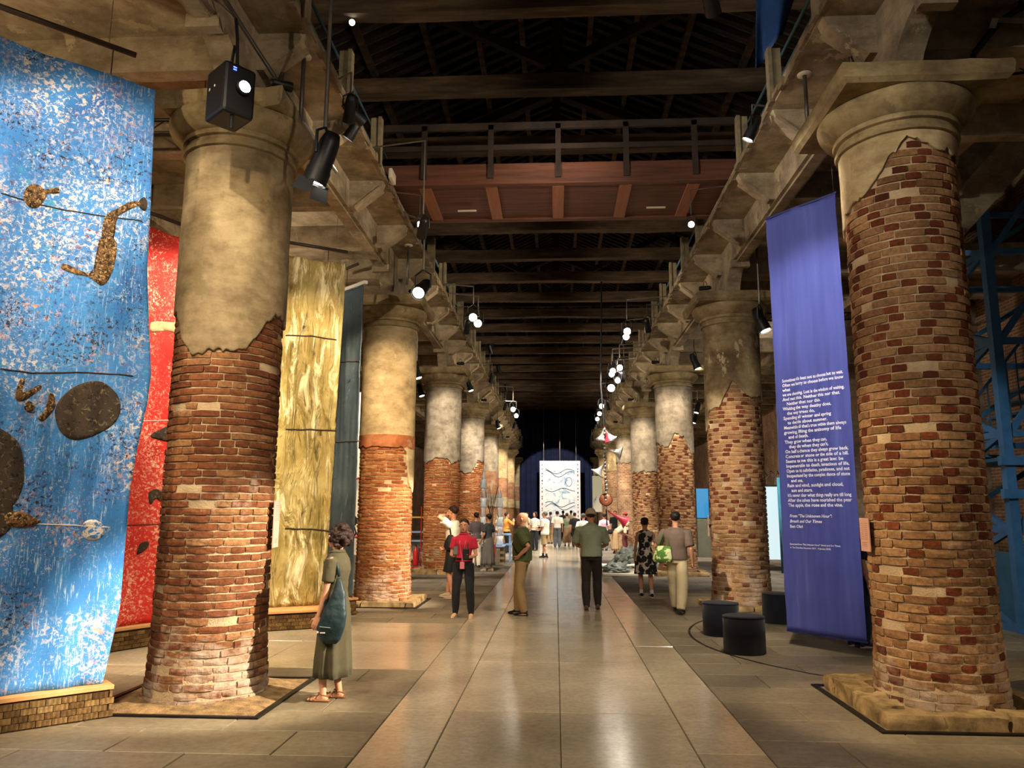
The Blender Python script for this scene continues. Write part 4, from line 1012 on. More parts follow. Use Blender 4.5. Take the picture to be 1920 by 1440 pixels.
for i, (a, b_, aim) in enumerate(list(LIGHTS)):
    same = aim.startswith('underside')
    lamp(a, b_, 'small added fill lamp tilted up at the '+aim.replace('underside of the ', '') if same else 'black spotlight aimed at the '+aim, 0.7 if same else (1.0 if i < 12 else 1.15), group='added fill lamps tilted up at the galleries' if same else None, sit=same and a.y > 2)
# lamps seen in the photograph that only glow
def seen(u, v, Y, aim, label, size=1.0, on=True, doors=False, anchor=None):
    p = atY(u, v, Y); return lamp(p, p+Vector(aim), label, size, on, anchor, group=None, doors=doors)
seen(585, 352, 6.6, (-0.35, 0.1, -0.9), 'long black spotlight hung beside the capital of the first brown column', 1.5, True, True)
seen(782, 552, 13.0, (-0.15, -0.75, -0.55), 'big round lamp glowing beside the capital of the cream column', 1.7, True)
seen(1438, 625, 14.2, (0.3, -0.2, -0.9), 'long black spotlight pointing down beside the banner', 1.5, True)
seen(1310, 695, 22.0, (0.3, -0.2, -0.9), 'black spotlight hanging behind the flaking plaster column', 1.5, True)
seen(660, 42, 11.6, (0.2, -0.8, -0.5), 'small bright lamp high among the roof beams', 0.8, True, anchor=(-3.2, 11.6, 9.95))
seen(787, 421, 12.0, (0.2, -0.9, -0.4), 'small bright lamp under the left end of the footbridge', 0.8, True)
seen(1296, 421, 12.0, (-0.2, -0.9, -0.4), 'small bright lamp under the right end of the footbridge', 0.8, True)
for u, v, Y, s in ((887, 596, 17.2, 1.5), (896, 607, 18.0, 1.5), (1176, 622, 18.5, 1.4), (1174, 632, 20.6, 1.4), (1162, 690, 23.8, 1.5), (1149, 696, 24.4, 1.5), (1147, 702, 25.1, 1.5), (1158, 714, 26.3, 1.5), (1146, 728, 28.3, 2.2),
        (962, 768, 32, 1.6), (968, 780, 36.4, 1.6), (1128, 762, 31.2, 1.6), (1124, 776, 36.4, 1.6), (1120, 786, 39.4, 1.6)):
    p = atY(u, v, Y); lamp(p, p+(EYE-p).normalized()+Vector((0, 0, -0.12)), 'small round lamp glowing in the cluster beside the gallery rail', s, True, None, 'glowing lamp clusters on the gallery rails')
for u, v, Y in ((786, 712, 20), (792, 745, 24), (1305, 776, 30), (1300, 795, 34), (884, 735, 26), (936, 805, 37)):
    p = atY(u, v, Y); lamp(p, p+Vector((0.3 if u < 1000 else -0.3, -0.1, -0.9)), 'black spotlight pointing down from the ceiling of a side aisle', 1.3, True, None, 'spotlights in the side aisles')
# ------------------------------------------------------------------ lattice trusses and grey panel near the ceiling
def truss(label, a, b, h=0.16):
    a, b = Vector(a), Vector(b); t = thing('lattice_truss', label, 'truss', a); d = b-a; n = max(4, int(d.length/0.22))
    MB().tube([(0, 0, 0), d], 0.022, 8).build('chord', steel_dark, t); MB().tube([(0, 0, -h), d-Vector((0, 0, h))], 0.018, 8).build('chord', steel_dark, t)
    for i in range(n): MB().tube([d*(i/n)-Vector((0, 0, 0 if i % 2 else h)), d*((i+1)/n)-Vector((0, 0, h if i % 2 else 0))], 0.009, 5).build('lattice_bar', steel_dark, t)
    for f in (0.1, 0.9): MB().tube([d*f, d*f+Vector((0, 0, SLABZ-a.z))], 0.006, 5).build('hanger', wire_m, t)
truss('dark lattice truss behind the tan column capital', atY(1775, 128, 8.6), atY(1925, 112, 8.6))
truss('dark lattice truss behind the first brown column capital', (-6.2, 8.3, 6.35), (-3.95, 8.3, 6.35))
truss('dark lattice truss in the right aisle behind the banner', (3.9, 17.2, 6.2), (9.0, 17.2, 6.2))
p = atY(1895, 45, 7.4)
t = thing('flood_lamp', 'flat grey flood lamp panel tilted on a bar at the ceiling of the right aisle', 'lamp', p, R(-20))
MB().box((0.1, 0, 0), (0.55, 0.26, 0.05), Euler((R(28), R(18), 0)).to_matrix()).build('panel', mat('grey_panel', [(0.3, '6d6a66'), (0.7, '86837e')], 0.6, 4, 0.05), t, bevel=0.006)
for k in range(6): MB().box((-0.16, -0.1+0.04*k, 0.0), (0.06, 0.012, 0.07), Euler((R(28), R(18), 0)).to_matrix()).build('fin', mat('pale_fin', 'b8b2a6', 0.5, bs=0), t)
MB().tube([(-0.35, 0, -0.25), (-0.1, 0, 0.05), (0.35, 0, 0.28)], 0.035, 8).build('support_bar', blackm, t); MB().tube([(-0.35, 0, -0.25), (-0.37, 0, -0.5)], 0.03, 8).build('support_bar', blackm, t); MB().tube([(0.1, 0, 0.12), (0.1, 0, max(0.2, SLABZ-p.z))], 0.02, 8).build('hanger', blackm, t)
# ------------------------------------------------------------------ blue steel stair tower and sloping stair soffit, right
steelblue = mat('blue_steel', [(0.3, '2c5880'), (0.6, '3a6d9a'), (0.8, '4a80ad')], 0.5, 3, 0.15, 30)
steelblue_d = mat('blue_steel_panel', [(0.3, '27506b'), (0.7, '33647f')], 0.6, 2, 0.1, 20)
T0 = Vector((6.9, 12.2, 0)); TWX, TWY, TH = 2.3, 2.2, 9.2
tw = thing('stair_tower', 'blue painted steel lattice tower with stairs behind the tan column', 'tower', T0)
for x in (0, TWX):
    for y in (0, TWY): MB().box((x, y, TH/2), (0.14, 0.14, TH)).build('post', steelblue, tw)
lv = [0.05+1.46*i for i in range(7)]
for i, z in enumerate(lv):
    for y in (0, TWY): MB().box((TWX/2, y, z), (TWX-0.14, 0.08, 0.1)).build('cross_beam', steelblue, tw)
    for x in (0, TWX): MB().box((x, TWY/2, z), (0.08, TWY-0.14, 0.1)).build('cross_beam', steelblue, tw)
    if i < 6:
        z2 = lv[i+1]
        MB().span((0, 0.07, z), (0, TWY-0.07, (z+z2)/2), 0.06, 0.09).build('brace', steelblue, tw); MB().span((0, 0.07, z2), (0, TWY-0.07, (z+z2)/2), 0.06, 0.09).build('brace', steelblue, tw)
        MB().span((0.07, 0, z), (TWX/2, 0, z2), 0.06, 0.09).build('brace', steelblue, tw); MB().span((TWX-0.07, 0, z), (TWX/2, 0, z2), 0.06, 0.09).build('brace', steelblue, tw)
        MB().span((0, TWY, z), (TWX, TWY, z2), 0.06, 0.08).build('brace', steelblue_d, tw)
MB().box((TWX/2, 0.0, 0.62), (TWX-0.14, 0.03, 1.1)).build('side_panel', steelblue_d, tw); MB().box((0.0, TWY/2, 0.62), (0.03, TWY-0.14, 1.1)).build('side_panel', steelblue_d, tw)
for z in (2.05, 2.55): MB().box((TWX/2, -0.06, z), (TWX+0.3, 0.1, 0.14)).build('landing_beam', steelblue, tw)
MB().box((TWX/2, TWY/2, 2.6), (TWX-0.2, TWY-0.2, 0.05)).build('landing', steelblue_d, tw)
for i in range(9): MB().box((0.35+0.2*i, 1.5, 2.7+0.24*i), (0.26, 0.9, 0.04)).build('tread', steelblue_d, tw)
for i in range(12): MB().box((0.2+0.17*i, 1.02, 3.2+0.2*i), (0.02, 0.02, 1.0)).build('baluster', steelblue_d, tw)
MB().span((0.2, 1.02, 3.7), (2.1, 1.02, 5.95), 0.04, 0.04).build('handrail', steelblue, tw)
t = thing('stair_soffit', 'pale sloping concrete stair soffit above the blue steel tower', 'staircase', (0, 0, 0))
a, b_ = atY(1790, 372, 11.6), atY(1930, 215, 11.6)
MB().span(a-(b_-a)*0.5, b_+(b_-a)*0.1, 0.9, 0.3, up=(0, 1, 0)).build('slab', concrete, t); MB().span(a-(b_-a)*0.45+Vector((-0.2, -0.2, 0.25)), b_+Vector((-0.2, -0.2, 0.25)), 0.5, 0.06, up=(0, 1, 0)).build('inner_panel', plas[3], t)
# ------------------------------------------------------------------ far end: curtain and lit hanging
curt = mat('navy_curtain', [(0.3, '0d1226'), (0.7, '182041')], 0.85, 2, 0.1, 20)
mb = MB(); n = 160
for j in range(9):
    z = 0.05+9.9*j/8
    for i in range(n+1):
        x = -4.6+9.3*i/n; mb.v.append((x, 62.3+0.07*math.sin(i*0.9)+0.03*math.sin(i*2.3), z))
for j in range(8):
    for i in range(n): a = j*(n+1)+i; mb.f.append((a, a+1, a+n+2, a+n+1))
o = mb.build('curtain', curt, None, smooth=True, fix=False); o.modifiers.new('s', 'SOLIDIFY').thickness = 0.02; tag(o, 'dark navy curtain closing the far end of the nave', 'curtain')
m, nt, b, out = newmat('drawn_tapestry'); b.inputs['Roughness'].default_value = 0.8
v = coord(nt, 'object'); n1 = nz(nt, v, 1.6, 8, 0.7, 1.2); r1 = ramp(nt, [(0.30, '4f6f86'), (0.40, 'a9c0cc'), (0.47, 'f3f0e8'), (0.60, 'f6f3ea'), (0.66, 'd7c98a'), (0.72, 'f2efe6')]); nt.links.new(n1.outputs[0], r1.inputs[0])
nt.links.new(r1.outputs[0], b.inputs['Base Color'])
cream_m = mat('cream_border', [(0.3, 'eee9df'), (0.7, 'f8f4ec')], 0.8, 3, 0)
xa, xb = atY(1012, 900, 60.05).x, atY(1088, 900, 60.05).x; zt = atY(1050, 864, 60.05).z
t = thing('lit_hanging', 'large bright hanging with drawn waves and a pale border at the end of the nave', 'textile', ((xa+xb)/2, 60.05, 0))
W, Hh = xb-xa, zt-0.6
MB().box((0, 0, 0.6+Hh/2), (W, 0.04, Hh)).build('border_cloth', cream_m, t)
MB().box((0, -0.025, 0.6+Hh*0.46), (W*0.74, 0.02, Hh*0.78)).build('drawn_field', MATS['drawn_tapestry'], t)
ink = mat('ink_blue', '39495c', 0.8, bs=0); ink2 = mat('ink_red', 'a8563f', 0.8, bs=0)
for zz, ph, am in ((0.30, 0, 0.16), (0.34, 0.6, 0.12), (0.84, 2, 0.12), (0.80, 1.4, 0.16), (0.56, 3.0, 0.05)):
    MB().tube([(-W*0.36+W*0.72*i/24, -0.045, 0.6+Hh*(zz+0.02*math.sin(i*0.35+ph))+am*math.sin(i*0.27+ph)) for i in range(25)], 0.022, 5).build('drawn_wave', ink, t)
MB().tube([(W*0.22+0.24*math.cos(a*PI/10), -0.045, 0.6+Hh*0.68+0.34*math.sin(a*PI/10)) for a in range(21)], 0.02, 5).build('drawn_oval', ink, t)
rr = random.Random(4)
for i in range(16):
    for sx in (-1, 1): MB().box((sx*W*0.44, -0.03, 0.9+i*Hh/17+rr.uniform(-0.1, 0.1)), (0.08, 0.02, rr.uniform(0.06, 0.2))).build('border_mark', rr.choice([ink, ink2]), t)
for x in (-W*0.4, 0, W*0.4): MB().tube([(x, 0, zt), (x, 0, 9.98)], 0.008, 5).build('wire', wire_m, t)
# small lit poster right of it
pp = atY(1120, 925, 50.0)
t = thing('lit_poster', 'small cream poster board beside the far lit hanging', 'poster', (pp.x, 50.0, 0)); MB().box((0, 0, 2.9), (0.62, 0.05, 2.3)).build('board', emis('cream_lightbox', 'd9cba0', 0.18), t); MB().box((0, -0.03, 2.3), (0.5, 0.02, 1.0)).build('print', MATS['drawn_tapestry'], t); MB().box((0, 0.06, 1.3), (0.1, 0.05, 2.6)).build('stand', steel_dark, t)
# ------------------------------------------------------------------ hanging horn mobile
brass = mat('silver_horn', [(0.3, '9a9690'), (0.7, 'd6d2c8')], 0.3, 4, 0.05, metal=0.6); redhorn = mat('red_horn', [(0.3, '8c2230'), (0.7, 'b03040')], 0.4, 4, 0.05); copper = mat('copper_disc', [(0.3, '6d3a26'), (0.7, '8f5234')], 0.4, 6, 0.2, 30, metal=0.5)
HY = 26.9
top = atY(1127, 600, HY); bot = atY(1138, 985, HY)
hm = thing('horn_mobile', 'hanging mobile of gramophone horns on a beaded cable', 'sculpture', (bot.x, HY, 0))
def L_(u, v): q = atY(u, v, HY); return Vector((q.x-bot.x, 0, q.z))
MB().tube([L_(1128, 484), L_(1127, 640), L_(1126, 720), L_(1133, 800)], 0.03, 8).build('cable', blackm, hm)
MB().tube([L_(1132, 800), L_(1134, 860), L_(1136, 940), L_(1138, 985)], 0.02, 8).build('cable', blackm, hm)
rr = random.Random(2)
for i in range(22):
    q = L_(1132+5*i/22, 805+7.0*i); MB().sphere(q+Vector((rr.uniform(-0.03, 0.03), -0.03, 0)), (0.05, 0.04, 0.05), 8, 6).build('bead', brass, hm, smooth=True)
def horn(p, q, r, m):
    p, q = L_(*p), L_(*q); p.y = rr.uniform(-0.1, 0.1)
    MB().tube([p+(q-p)*f for f in (0, 0.35, 0.6, 0.8, 0.92, 1.0)], [0.025, 0.04, 0.075, 0.13, 0.2, r], 16, cap=False).build('horn', m, hm, smooth=True)
horn((1133, 800), (1143, 828), 0.22, redhorn); horn((1133, 805), (1150, 826), 0.16, brass); horn((1132, 805), (1126, 827), 0.14, brass); horn((1133, 841), (1165, 850), 0.26, brass); horn((1136, 866), (1119, 888), 0.26, brass); horn((1140, 958), (1175, 980), 0.24, redhorn)
MB().lathe([(0.02, -0.03), (0.2, -0.02), (0.235, 0), (0.2, 0.02), (0.02, 0.03)], 20).build('disc', copper, hm, smooth=True)
o = [c for c in hm.children if c.name.startswith('disc')][-1]; o.location = L_(1136, 937); o.rotation_euler = (R(70), 0, 0)
# ------------------------------------------------------------------ folded stone sculptures on a white platform
rockm = mat('folded_grey_felt', [(0.3, '5c655f'), (0.55, '8f9894'), (0.75, 'c6ccc9')], 0.8, 5, 0.3, 20)
whitep = mat('white_platform', [(0.3, 'cfc6b4'), (0.7, 'ded6c4')], 0.7, 2, 0.05)
wp = ground(1195, 1048)
tag(MB().box((2.0, 24.2, 0.03), (1.4, 4.4, 0.06)).build('low_platform', whitep, None, bevel=0.01), 'low white platform under the folded grey sculptures', 'platform')
def rock(label, c, d, seed, tilt=0.0, z=0.06):
    me = bpy.data.meshes.new('folded_sculpture'); bm = bmesh.new(); bmesh.ops.create_icosphere(bm, subdivisions=4, radius=1.0)
    for v in bm.verts:
        q = v.co.copy(); k = abs(mn.noise(q*2.1+Vector((seed, 0, 0))))*0.55+0.25*abs(mn.noise(q*5+Vector((0, seed, 0))))
        v.co = Vector((q.x*d[0]*(0.75+k), q.y*d[1]*(0.75+k), max(-0.35, q.z)*d[2]*(0.7+k)))
        v.co.z += tilt*v.co.x
    zmin = min(v.co.z for v in bm.verts)
    for v in bm.verts: v.co.z -= zmin
    bm.to_mesh(me); bm.free()
    o = link_mesh('folded_sculpture', me, rockm); o.location = (c[0], c[1], z); tag(o, label, 'sculpture')
    return o
rock('crumpled grey sculpture lying flat on the white platform', (1.75, 22.8, 0), (0.42, 0.45, 0.20), 3)
rock('tilted grey green folded sculpture rising behind the woman in the floral dress', (2.2, 24.6, 0), (0.46, 0.6, 0.40), 8, 0.30)
# ------------------------------------------------------------------ right aisle: screen, speaker, partition, curtain, kiosk
t = thing('video_screen', 'bright blue video screen between the columns in the right aisle', 'screen', (6.45, 34.0, 0))
MB().box((0, 0, 2.15), (0.75, 0.06, 1.25)).build('panel', emis('screen_blue', '3a95cc', 0.3), t); MB().box((0, 0.05, 2.15), (0.8, 0.06, 1.3)).build('frame', blackm, t); MB().box((0, 0.05, 0.75), (0.08, 0.06, 1.5)).build('stand', blackm, t); MB().box((0, 0.05, 0.03), (0.6, 0.5, 0.06)).build('foot', blackm, t)
t = thing('speaker_column', 'tall black speaker column beside the blue video screen', 'speaker', (6.6, 33.0, 0)); MB().box((0, 0, 2.2), (0.36, 0.3, 1.6)).build('cabinet', blackm, t, bevel=0.01); MB().box((0, 0, 0.7), (0.06, 0.06, 1.4)).build('stand', blackm, t); MB().box((0, 0, 0.02), (0.5, 0.4, 0.04)).build('foot', blackm, t)
tag(MB().box((6.05, 32.0, 0.75), (0.75, 0.5, 1.5)).build('grey_plinth', mat('grey_green_paint', [(0.3, '55574c'), (0.7, '66685b')], 0.8, 2, 0.05), None, bevel=0.01), 'grey green plinth in front of the blue video screen', 'plinth')
tag(MB().box((7.2, 33.55, 0.35), (0.8, 0.5, 0.7)).build('yellow_base', mat('ochre_paint', [(0.3, 'a98a52'), (0.7, 'bd9c60')], 0.7, 2, 0.05), None, bevel=0.01), 'ochre yellow base under the black speaker column', 'base')
sA = atY(1436, 1000, 24.0); sB = atY(1478, 1000, 23.5)
t = thing('lightbox_screen', 'pale glowing projection screen beside the teal curtain', 'screen', (sA.x-0.4, 24.4, 0))
MB().box((0.55, 0, 1.45), (1.1, 0.05, 2.2)).build('sheet', emis('pale_screen', 'd8eef2', 0.32), t); MB().box((0.55, 0.04, 2.58), (1.16, 0.05, 0.06)).build('frame', blackm, t)
for x in (0.0, 1.1): MB().box((x, 0.04, 1.3), (0.05, 0.05, 2.6)).build('post', blackm, t)
teal = mat('teal_fabric', [(0.3, '27576b'), (0.6, '3a7d92'), (0.8, '5c9fae')], 0.8, 1.2, 0.1, 30)
mb = MB(); n = 30
for j in range(2):
    for i in range(n+1): mb.v.append((1.1*i/n, 0.05*math.sin(i*1.1), 0.0+2.8*j))
for i in range(n): mb.f.append((i, i+1, n+2+i, n+1+i))
o = mb.build('teal_curtain', teal, None, smooth=True, fix=False); o.location = (6.62, 23.6, 0); o.modifiers.new('s', 'SOLIDIFY').thickness = 0.01; tag(o, 'teal fabric curtain hanging beside the pale screen', 'curtain')
t = thing('wire_sculpture', 'spiky dark wire figures standing on top of the pale screen', 'sculpture', (sA.x-0.3, 24.42, 2.62))
for k in range(5):
    x = 0.1+0.2*k; MB().tube([(x, 0, 0), (x+0.05, 0.02, 0.25+0.1*(k % 2)), (x-0.06, 0, 0.42)], 0.018, 6).build('twig', blackm, t); MB().tube([(x+0.04, 0, 0.2), (x+0.16, 0, 0.36)], 0.012, 6).build('twig', blackm, t)
# ------------------------------------------------------------------ left: white painted backdrop, shelves, extinguisher, glass towers
wh = mat('white_backdrop', [(0.3, 'e8e0cf'), (0.7, 'f4ecdc')], 0.7, 1, 0)
bx_ = atY(680, 900, 20.5).x
t = thing('painted_backdrop', 'bright white backdrop painted with red waves and figures behind the cream column', 'backdrop', (bx_-1.2, 20.5, 0))
MB().box((1.1, 0, 2.75), (2.4, 0.06, 4.4)).build('sheet', wh, t); MB().box((1.1, 0, 0.31), (2.6, 0.5, 0.62)).build('base', mat('grey_base', [(0.3, '6d665b'), (0.7, '7f776a')], 0.9, 3, 0.1), t)
redp = mat('pink_red_paint', 'b8344a', 0.7, bs=0); blkp = mat('black_paint', '222226', 0.7, bs=0)
MB().tube([(0.1*i, -0.035, 1.02+0.07*math.sin(i*0.7)) for i in range(23)], 0.03, 6).build('painted_wave', redp, t); MB().tube([(0.1*i, -0.035, 2.55+0.08*math.sin(i*0.6+1)) for i in range(23)], 0.03, 6).build('painted_wave', redp, t)
for x, z in ((1.3, 2.15), (1.55, 1.6), (1.0, 1.5)): MB().sphere((x, -0.03, z), (0.11, 0.012, 0.14), 10, 6).build('painted_face', blkp, t); MB().tube([(x, -0.04, z-0.1), (x+0.08, -0.04, z-0.3), (x, -0.04, z-0.5)], 0.02, 6).build('painted_stem', blkp, t)
red_m = mat('red_enamel', [(0.3, 'a01c1c'), (0.7, 'bb2a26')], 0.35, 4, 0.02)
ep = ground(779, 1065)
t = thing('fire_extinguisher', 'red fire extinguisher on a red pole stand beside the cream column', 'extinguisher', (ep.x, ep.y, 0))
MB().lathe([(0.02, 0.06), (0.085, 0.07), (0.09, 0.12), (0.09, 0.52), (0.06, 0.58), (0.025, 0.62), (0.025, 0.68)], 16).build('cylinder', red_m, t, smooth=True); MB().box((0, -0.02, 0.71), (0.03, 0.14, 0.05)).build('lever', blackm, t)
MB().tube([(0.03, 0, 0.68), (0.12, -0.03, 0.6), (0.11, -0.03, 0.25)], 0.014, 6).build('hose', blackm, t); MB().tube([(0.14, 0.08, 0.02), (0.14, 0.08, 1.9)], 0.018, 8).build('stand_pole', red_m, t); MB().box((0.05, 0.03, 0.015), (0.34, 0.3, 0.03)).build('stand_foot', red_m, t)
sh_m = mat('pale_blue_paint', [(0.3, '7f9cc4'), (0.7, '9ab4d6')], 0.6, 2, 0.02); ye = mat('yellow_paint', [(0.3, 'd0a840'), (0.7, 'e0be5c')], 0.6, 2, 0.02)
def shelf_unit(label, x, y, w, shelves, tops):
    t = thing('display_table', label, 'table', (x, y, 0))
    for z, m in zip(shelves, tops): MB().box((0, 0, z), (w, 0.6, 0.05)).build('shelf_board', m, t)
    for sx in (-1, 1):
        for sy in (-1, 1): MB().box((sx*(w/2-0.04), sy*0.26, shelves[-1]/2), (0.04, 0.04, shelves[-1])).build('leg', sh_m, t)
    return t
shelf_unit('pale blue and yellow display shelves behind the fire extinguisher', -4.85, 27.0, 1.3, (0.35, 0.75, 1.05, 1.55), (sh_m, sh_m, sh_m, ye))
tp_ = plinth('grey tile-faced platform under the glass towers', (-4.1, 26.0), (-1.75, 26.0), 1.5, 0.62, tile=(0.3, 0.09), topm=sh_m, faces=('front',), tm=mat('grey_tile', [(0.3, '8c7c66'), (0.7, 'a4947c')], 0.8, 6, 0.2, 40))
glassm, nt, b, out = newmat('clear_glass'); b.inputs['Base Color'].default_value = (0.95, 0.98, 1, 1); b.inputs['Roughness'].default_value = 0.08; b.inputs['Transmission Weight'].default_value = 0.7; b.inputs['IOR'].default_value = 1.2
def glass_tower(label, u, H_, y=26.7):
    p = atY(u, 1000, y); t = thing('glass_tower', label, 'sculpture', (p.x, y, 0.62)); z = 0; i = 0
    while z < H_:
        hgt = 0.32; r = 0.10 if i % 2 else 0.13
        MB().lathe([(r*0.6, z), (r, z+0.03), (r*0.75, z+hgt*0.6), (r*0.95, z+hgt-0.02), (r*0.5, z+hgt)], 14).build('glass_vessel', glassm if i % 2 else mat('frosted_glass', [(0.3, 'cfd8dc'), (0.7, 'e8eef0')], 0.25, 5, 0, spec=0.6), t, smooth=True); z += hgt; i += 1
    MB().lathe([(0.06, z), (0.08, z+0.08), (0.03, z+0.22), (0.005, z+0.34)], 12).build('finial', MATS['frosted_glass'], t, smooth=True)
glass_tower('tall stacked glass tower with a pointed top behind the woman in the grey shirt', 906, 2.2); glass_tower('shorter stacked glass tower beside the taller one', 937, 1.35)
t = thing('dried_stems', 'thin dried stems standing beside the glass towers', 'plant', (atY(922, 1000, 27.1).x, 27.1, 0.62))
rr = random.Random(9)
for k in range(9): MB().tube([(0, 0, 0), (rr.uniform(-0.1, 0.1), 0, 1.0), (rr.uniform(-0.35, 0.35), rr.uniform(-0.1, 0.1), rr.uniform(1.6, 2.1))], 0.008, 5).build('stem', timber_dark, t)
shelf_unit('low pale blue frame table standing before the glass towers', -2.0, 28.0, 0.8, (0.6, 0.95), (sh_m, sh_m))

# ------------------------------------------------------------------ small things up high
p = atY(726, 345, 12.0)
t = thing('emergency_light', 'small pale emergency light box fixed to the left gallery rail', 'lamp', (NC-EDGE+0.10, 11.4, 7.0)); MB().box((0, 0, 0), (0.06, 0.3, 0.16)).build('case', mat('pale_case', 'b9ae98', 0.5, bs=0), t, bevel=0.01); MB().box((-0.05, 0, 0), (0.1, 0.05, 0.05)).build('bracket', steel_dark, t)
tarp = mat('dark_blue_sheet', [(0.3, '14284a'), (0.7, '1d3a66')], 0.6, 2, 0.2, 10)
a, b_, c_, d_ = atY(1418, 128, 10.6), atY(1470, 60, 10.6), atY(1530, -120, 10.6), atY(1425, -120, 10.6)
mb = MB(); n = 12
for j in range(n+1):
    for i in range(n+1):
        u, w_ = i/n, j/n; q = a.lerp(b_, u).lerp(d_.lerp(c_, u), w_); mb.v.append((q.x, 10.6+0.12*math.sin(u*7+w_*2), q.z))
for j in range(n):
    for i in range(n): k = j*(n+1)+i; mb.f.append((k, k+1, k+n+2, k+n+1))
o = mb.build('blue_sheet', tarp, None, smooth=True, fix=False); o.modifiers.new('s', 'SOLIDIFY').thickness = 0.01; tag(o, 'dark blue plastic sheet hanging from the roof above the right gallery rail', 'sheet')
# ------------------------------------------------------------------ people
skin_a = mat('skin_light', [(0.3, 'b07a5c'), (0.7, 'c48f70')], 0.55, 9, 0.06, 120, spec=0.35)
skin_b = mat('skin_tan', [(0.3, '8f5c40'), (0.7, 'a06c4e')], 0.55, 9, 0.06, 120, spec=0.35)
hair_br = mat('brown_hair', [(0.3, '190c08'), (0.6, '2f1910'), (0.8, '4a2a1a')], 0.55, 30, 0.8, 90, stretch=(1, 1, 0.25), bd=0.02)
hair_bk = mat('black_hair', [(0.3, '0d0a09'), (0.8, '201713')], 0.5, 30, 0.6, 90, stretch=(1, 1, 0.25), bd=0.015)
hair_gr = mat('grey_hair', [(0.3, '3c3833'), (0.8, '6d675f')], 0.6, 30, 0.6, 90, stretch=(1, 1, 0.25), bd=0.015)
eye_w = mat('eye_white', 'd8d0c8', 0.3, bs=0); eye_d = mat('eye_iris', '1d1410', 0.2, bs=0); lip_m = mat('lips', '8a4a40', 0.5, bs=0)
def cloth(name, a, b=None, rough=0.85): return mat(name, [(0.3, a), (0.7, b or a)], rough, 5, 0.35, 25, bd=0.012, sheen=0.05)
TEX = bpy.data.textures.new('wrinkle', 'CLOUDS'); TEX.noise_scale = 0.13; TEX.noise_depth = 2
TEXH = bpy.data.textures.new('curl', 'CLOUDS'); TEXH.noise_scale = 0.035; TEXH.noise_depth = 2
def remesh(o, vox, smooth=4, wr=0.0, tex=None):
    m = o.modifiers.new('union', 'REMESH'); m.mode = 'VOXEL'; m.voxel_size = vox; m.use_smooth_shade = True
    if smooth: s = o.modifiers.new('soften', 'SMOOTH'); s.iterations = smooth; s.factor = 0.5
    if wr: d = o.modifiers.new('wrinkle', 'DISPLACE'); d.texture = tex or TEX; d.strength = wr; d.mid_level = 0.5; d.texture_coords = 'LOCAL'
    return o
def ik(a, b, l1, l2, pole):
    a, b, pole = Vector(a), Vector(b), Vector(pole); d = b-a; L = d.length
    if L > (l1+l2)*0.995: d = d*((l1+l2)*0.995/L); b = a+d; L = d.length
    x = (l1*l1-l2*l2+L*L)/(2*L); h = math.sqrt(max(1e-6, l1*l1-x*x)); u = d.normalized()
    p = pole-u*pole.dot(u); p = p.normalized() if p.length > 1e-5 else Vector((0, 1, 0))
    return a+u*x+p*h, b
class Fig: pass
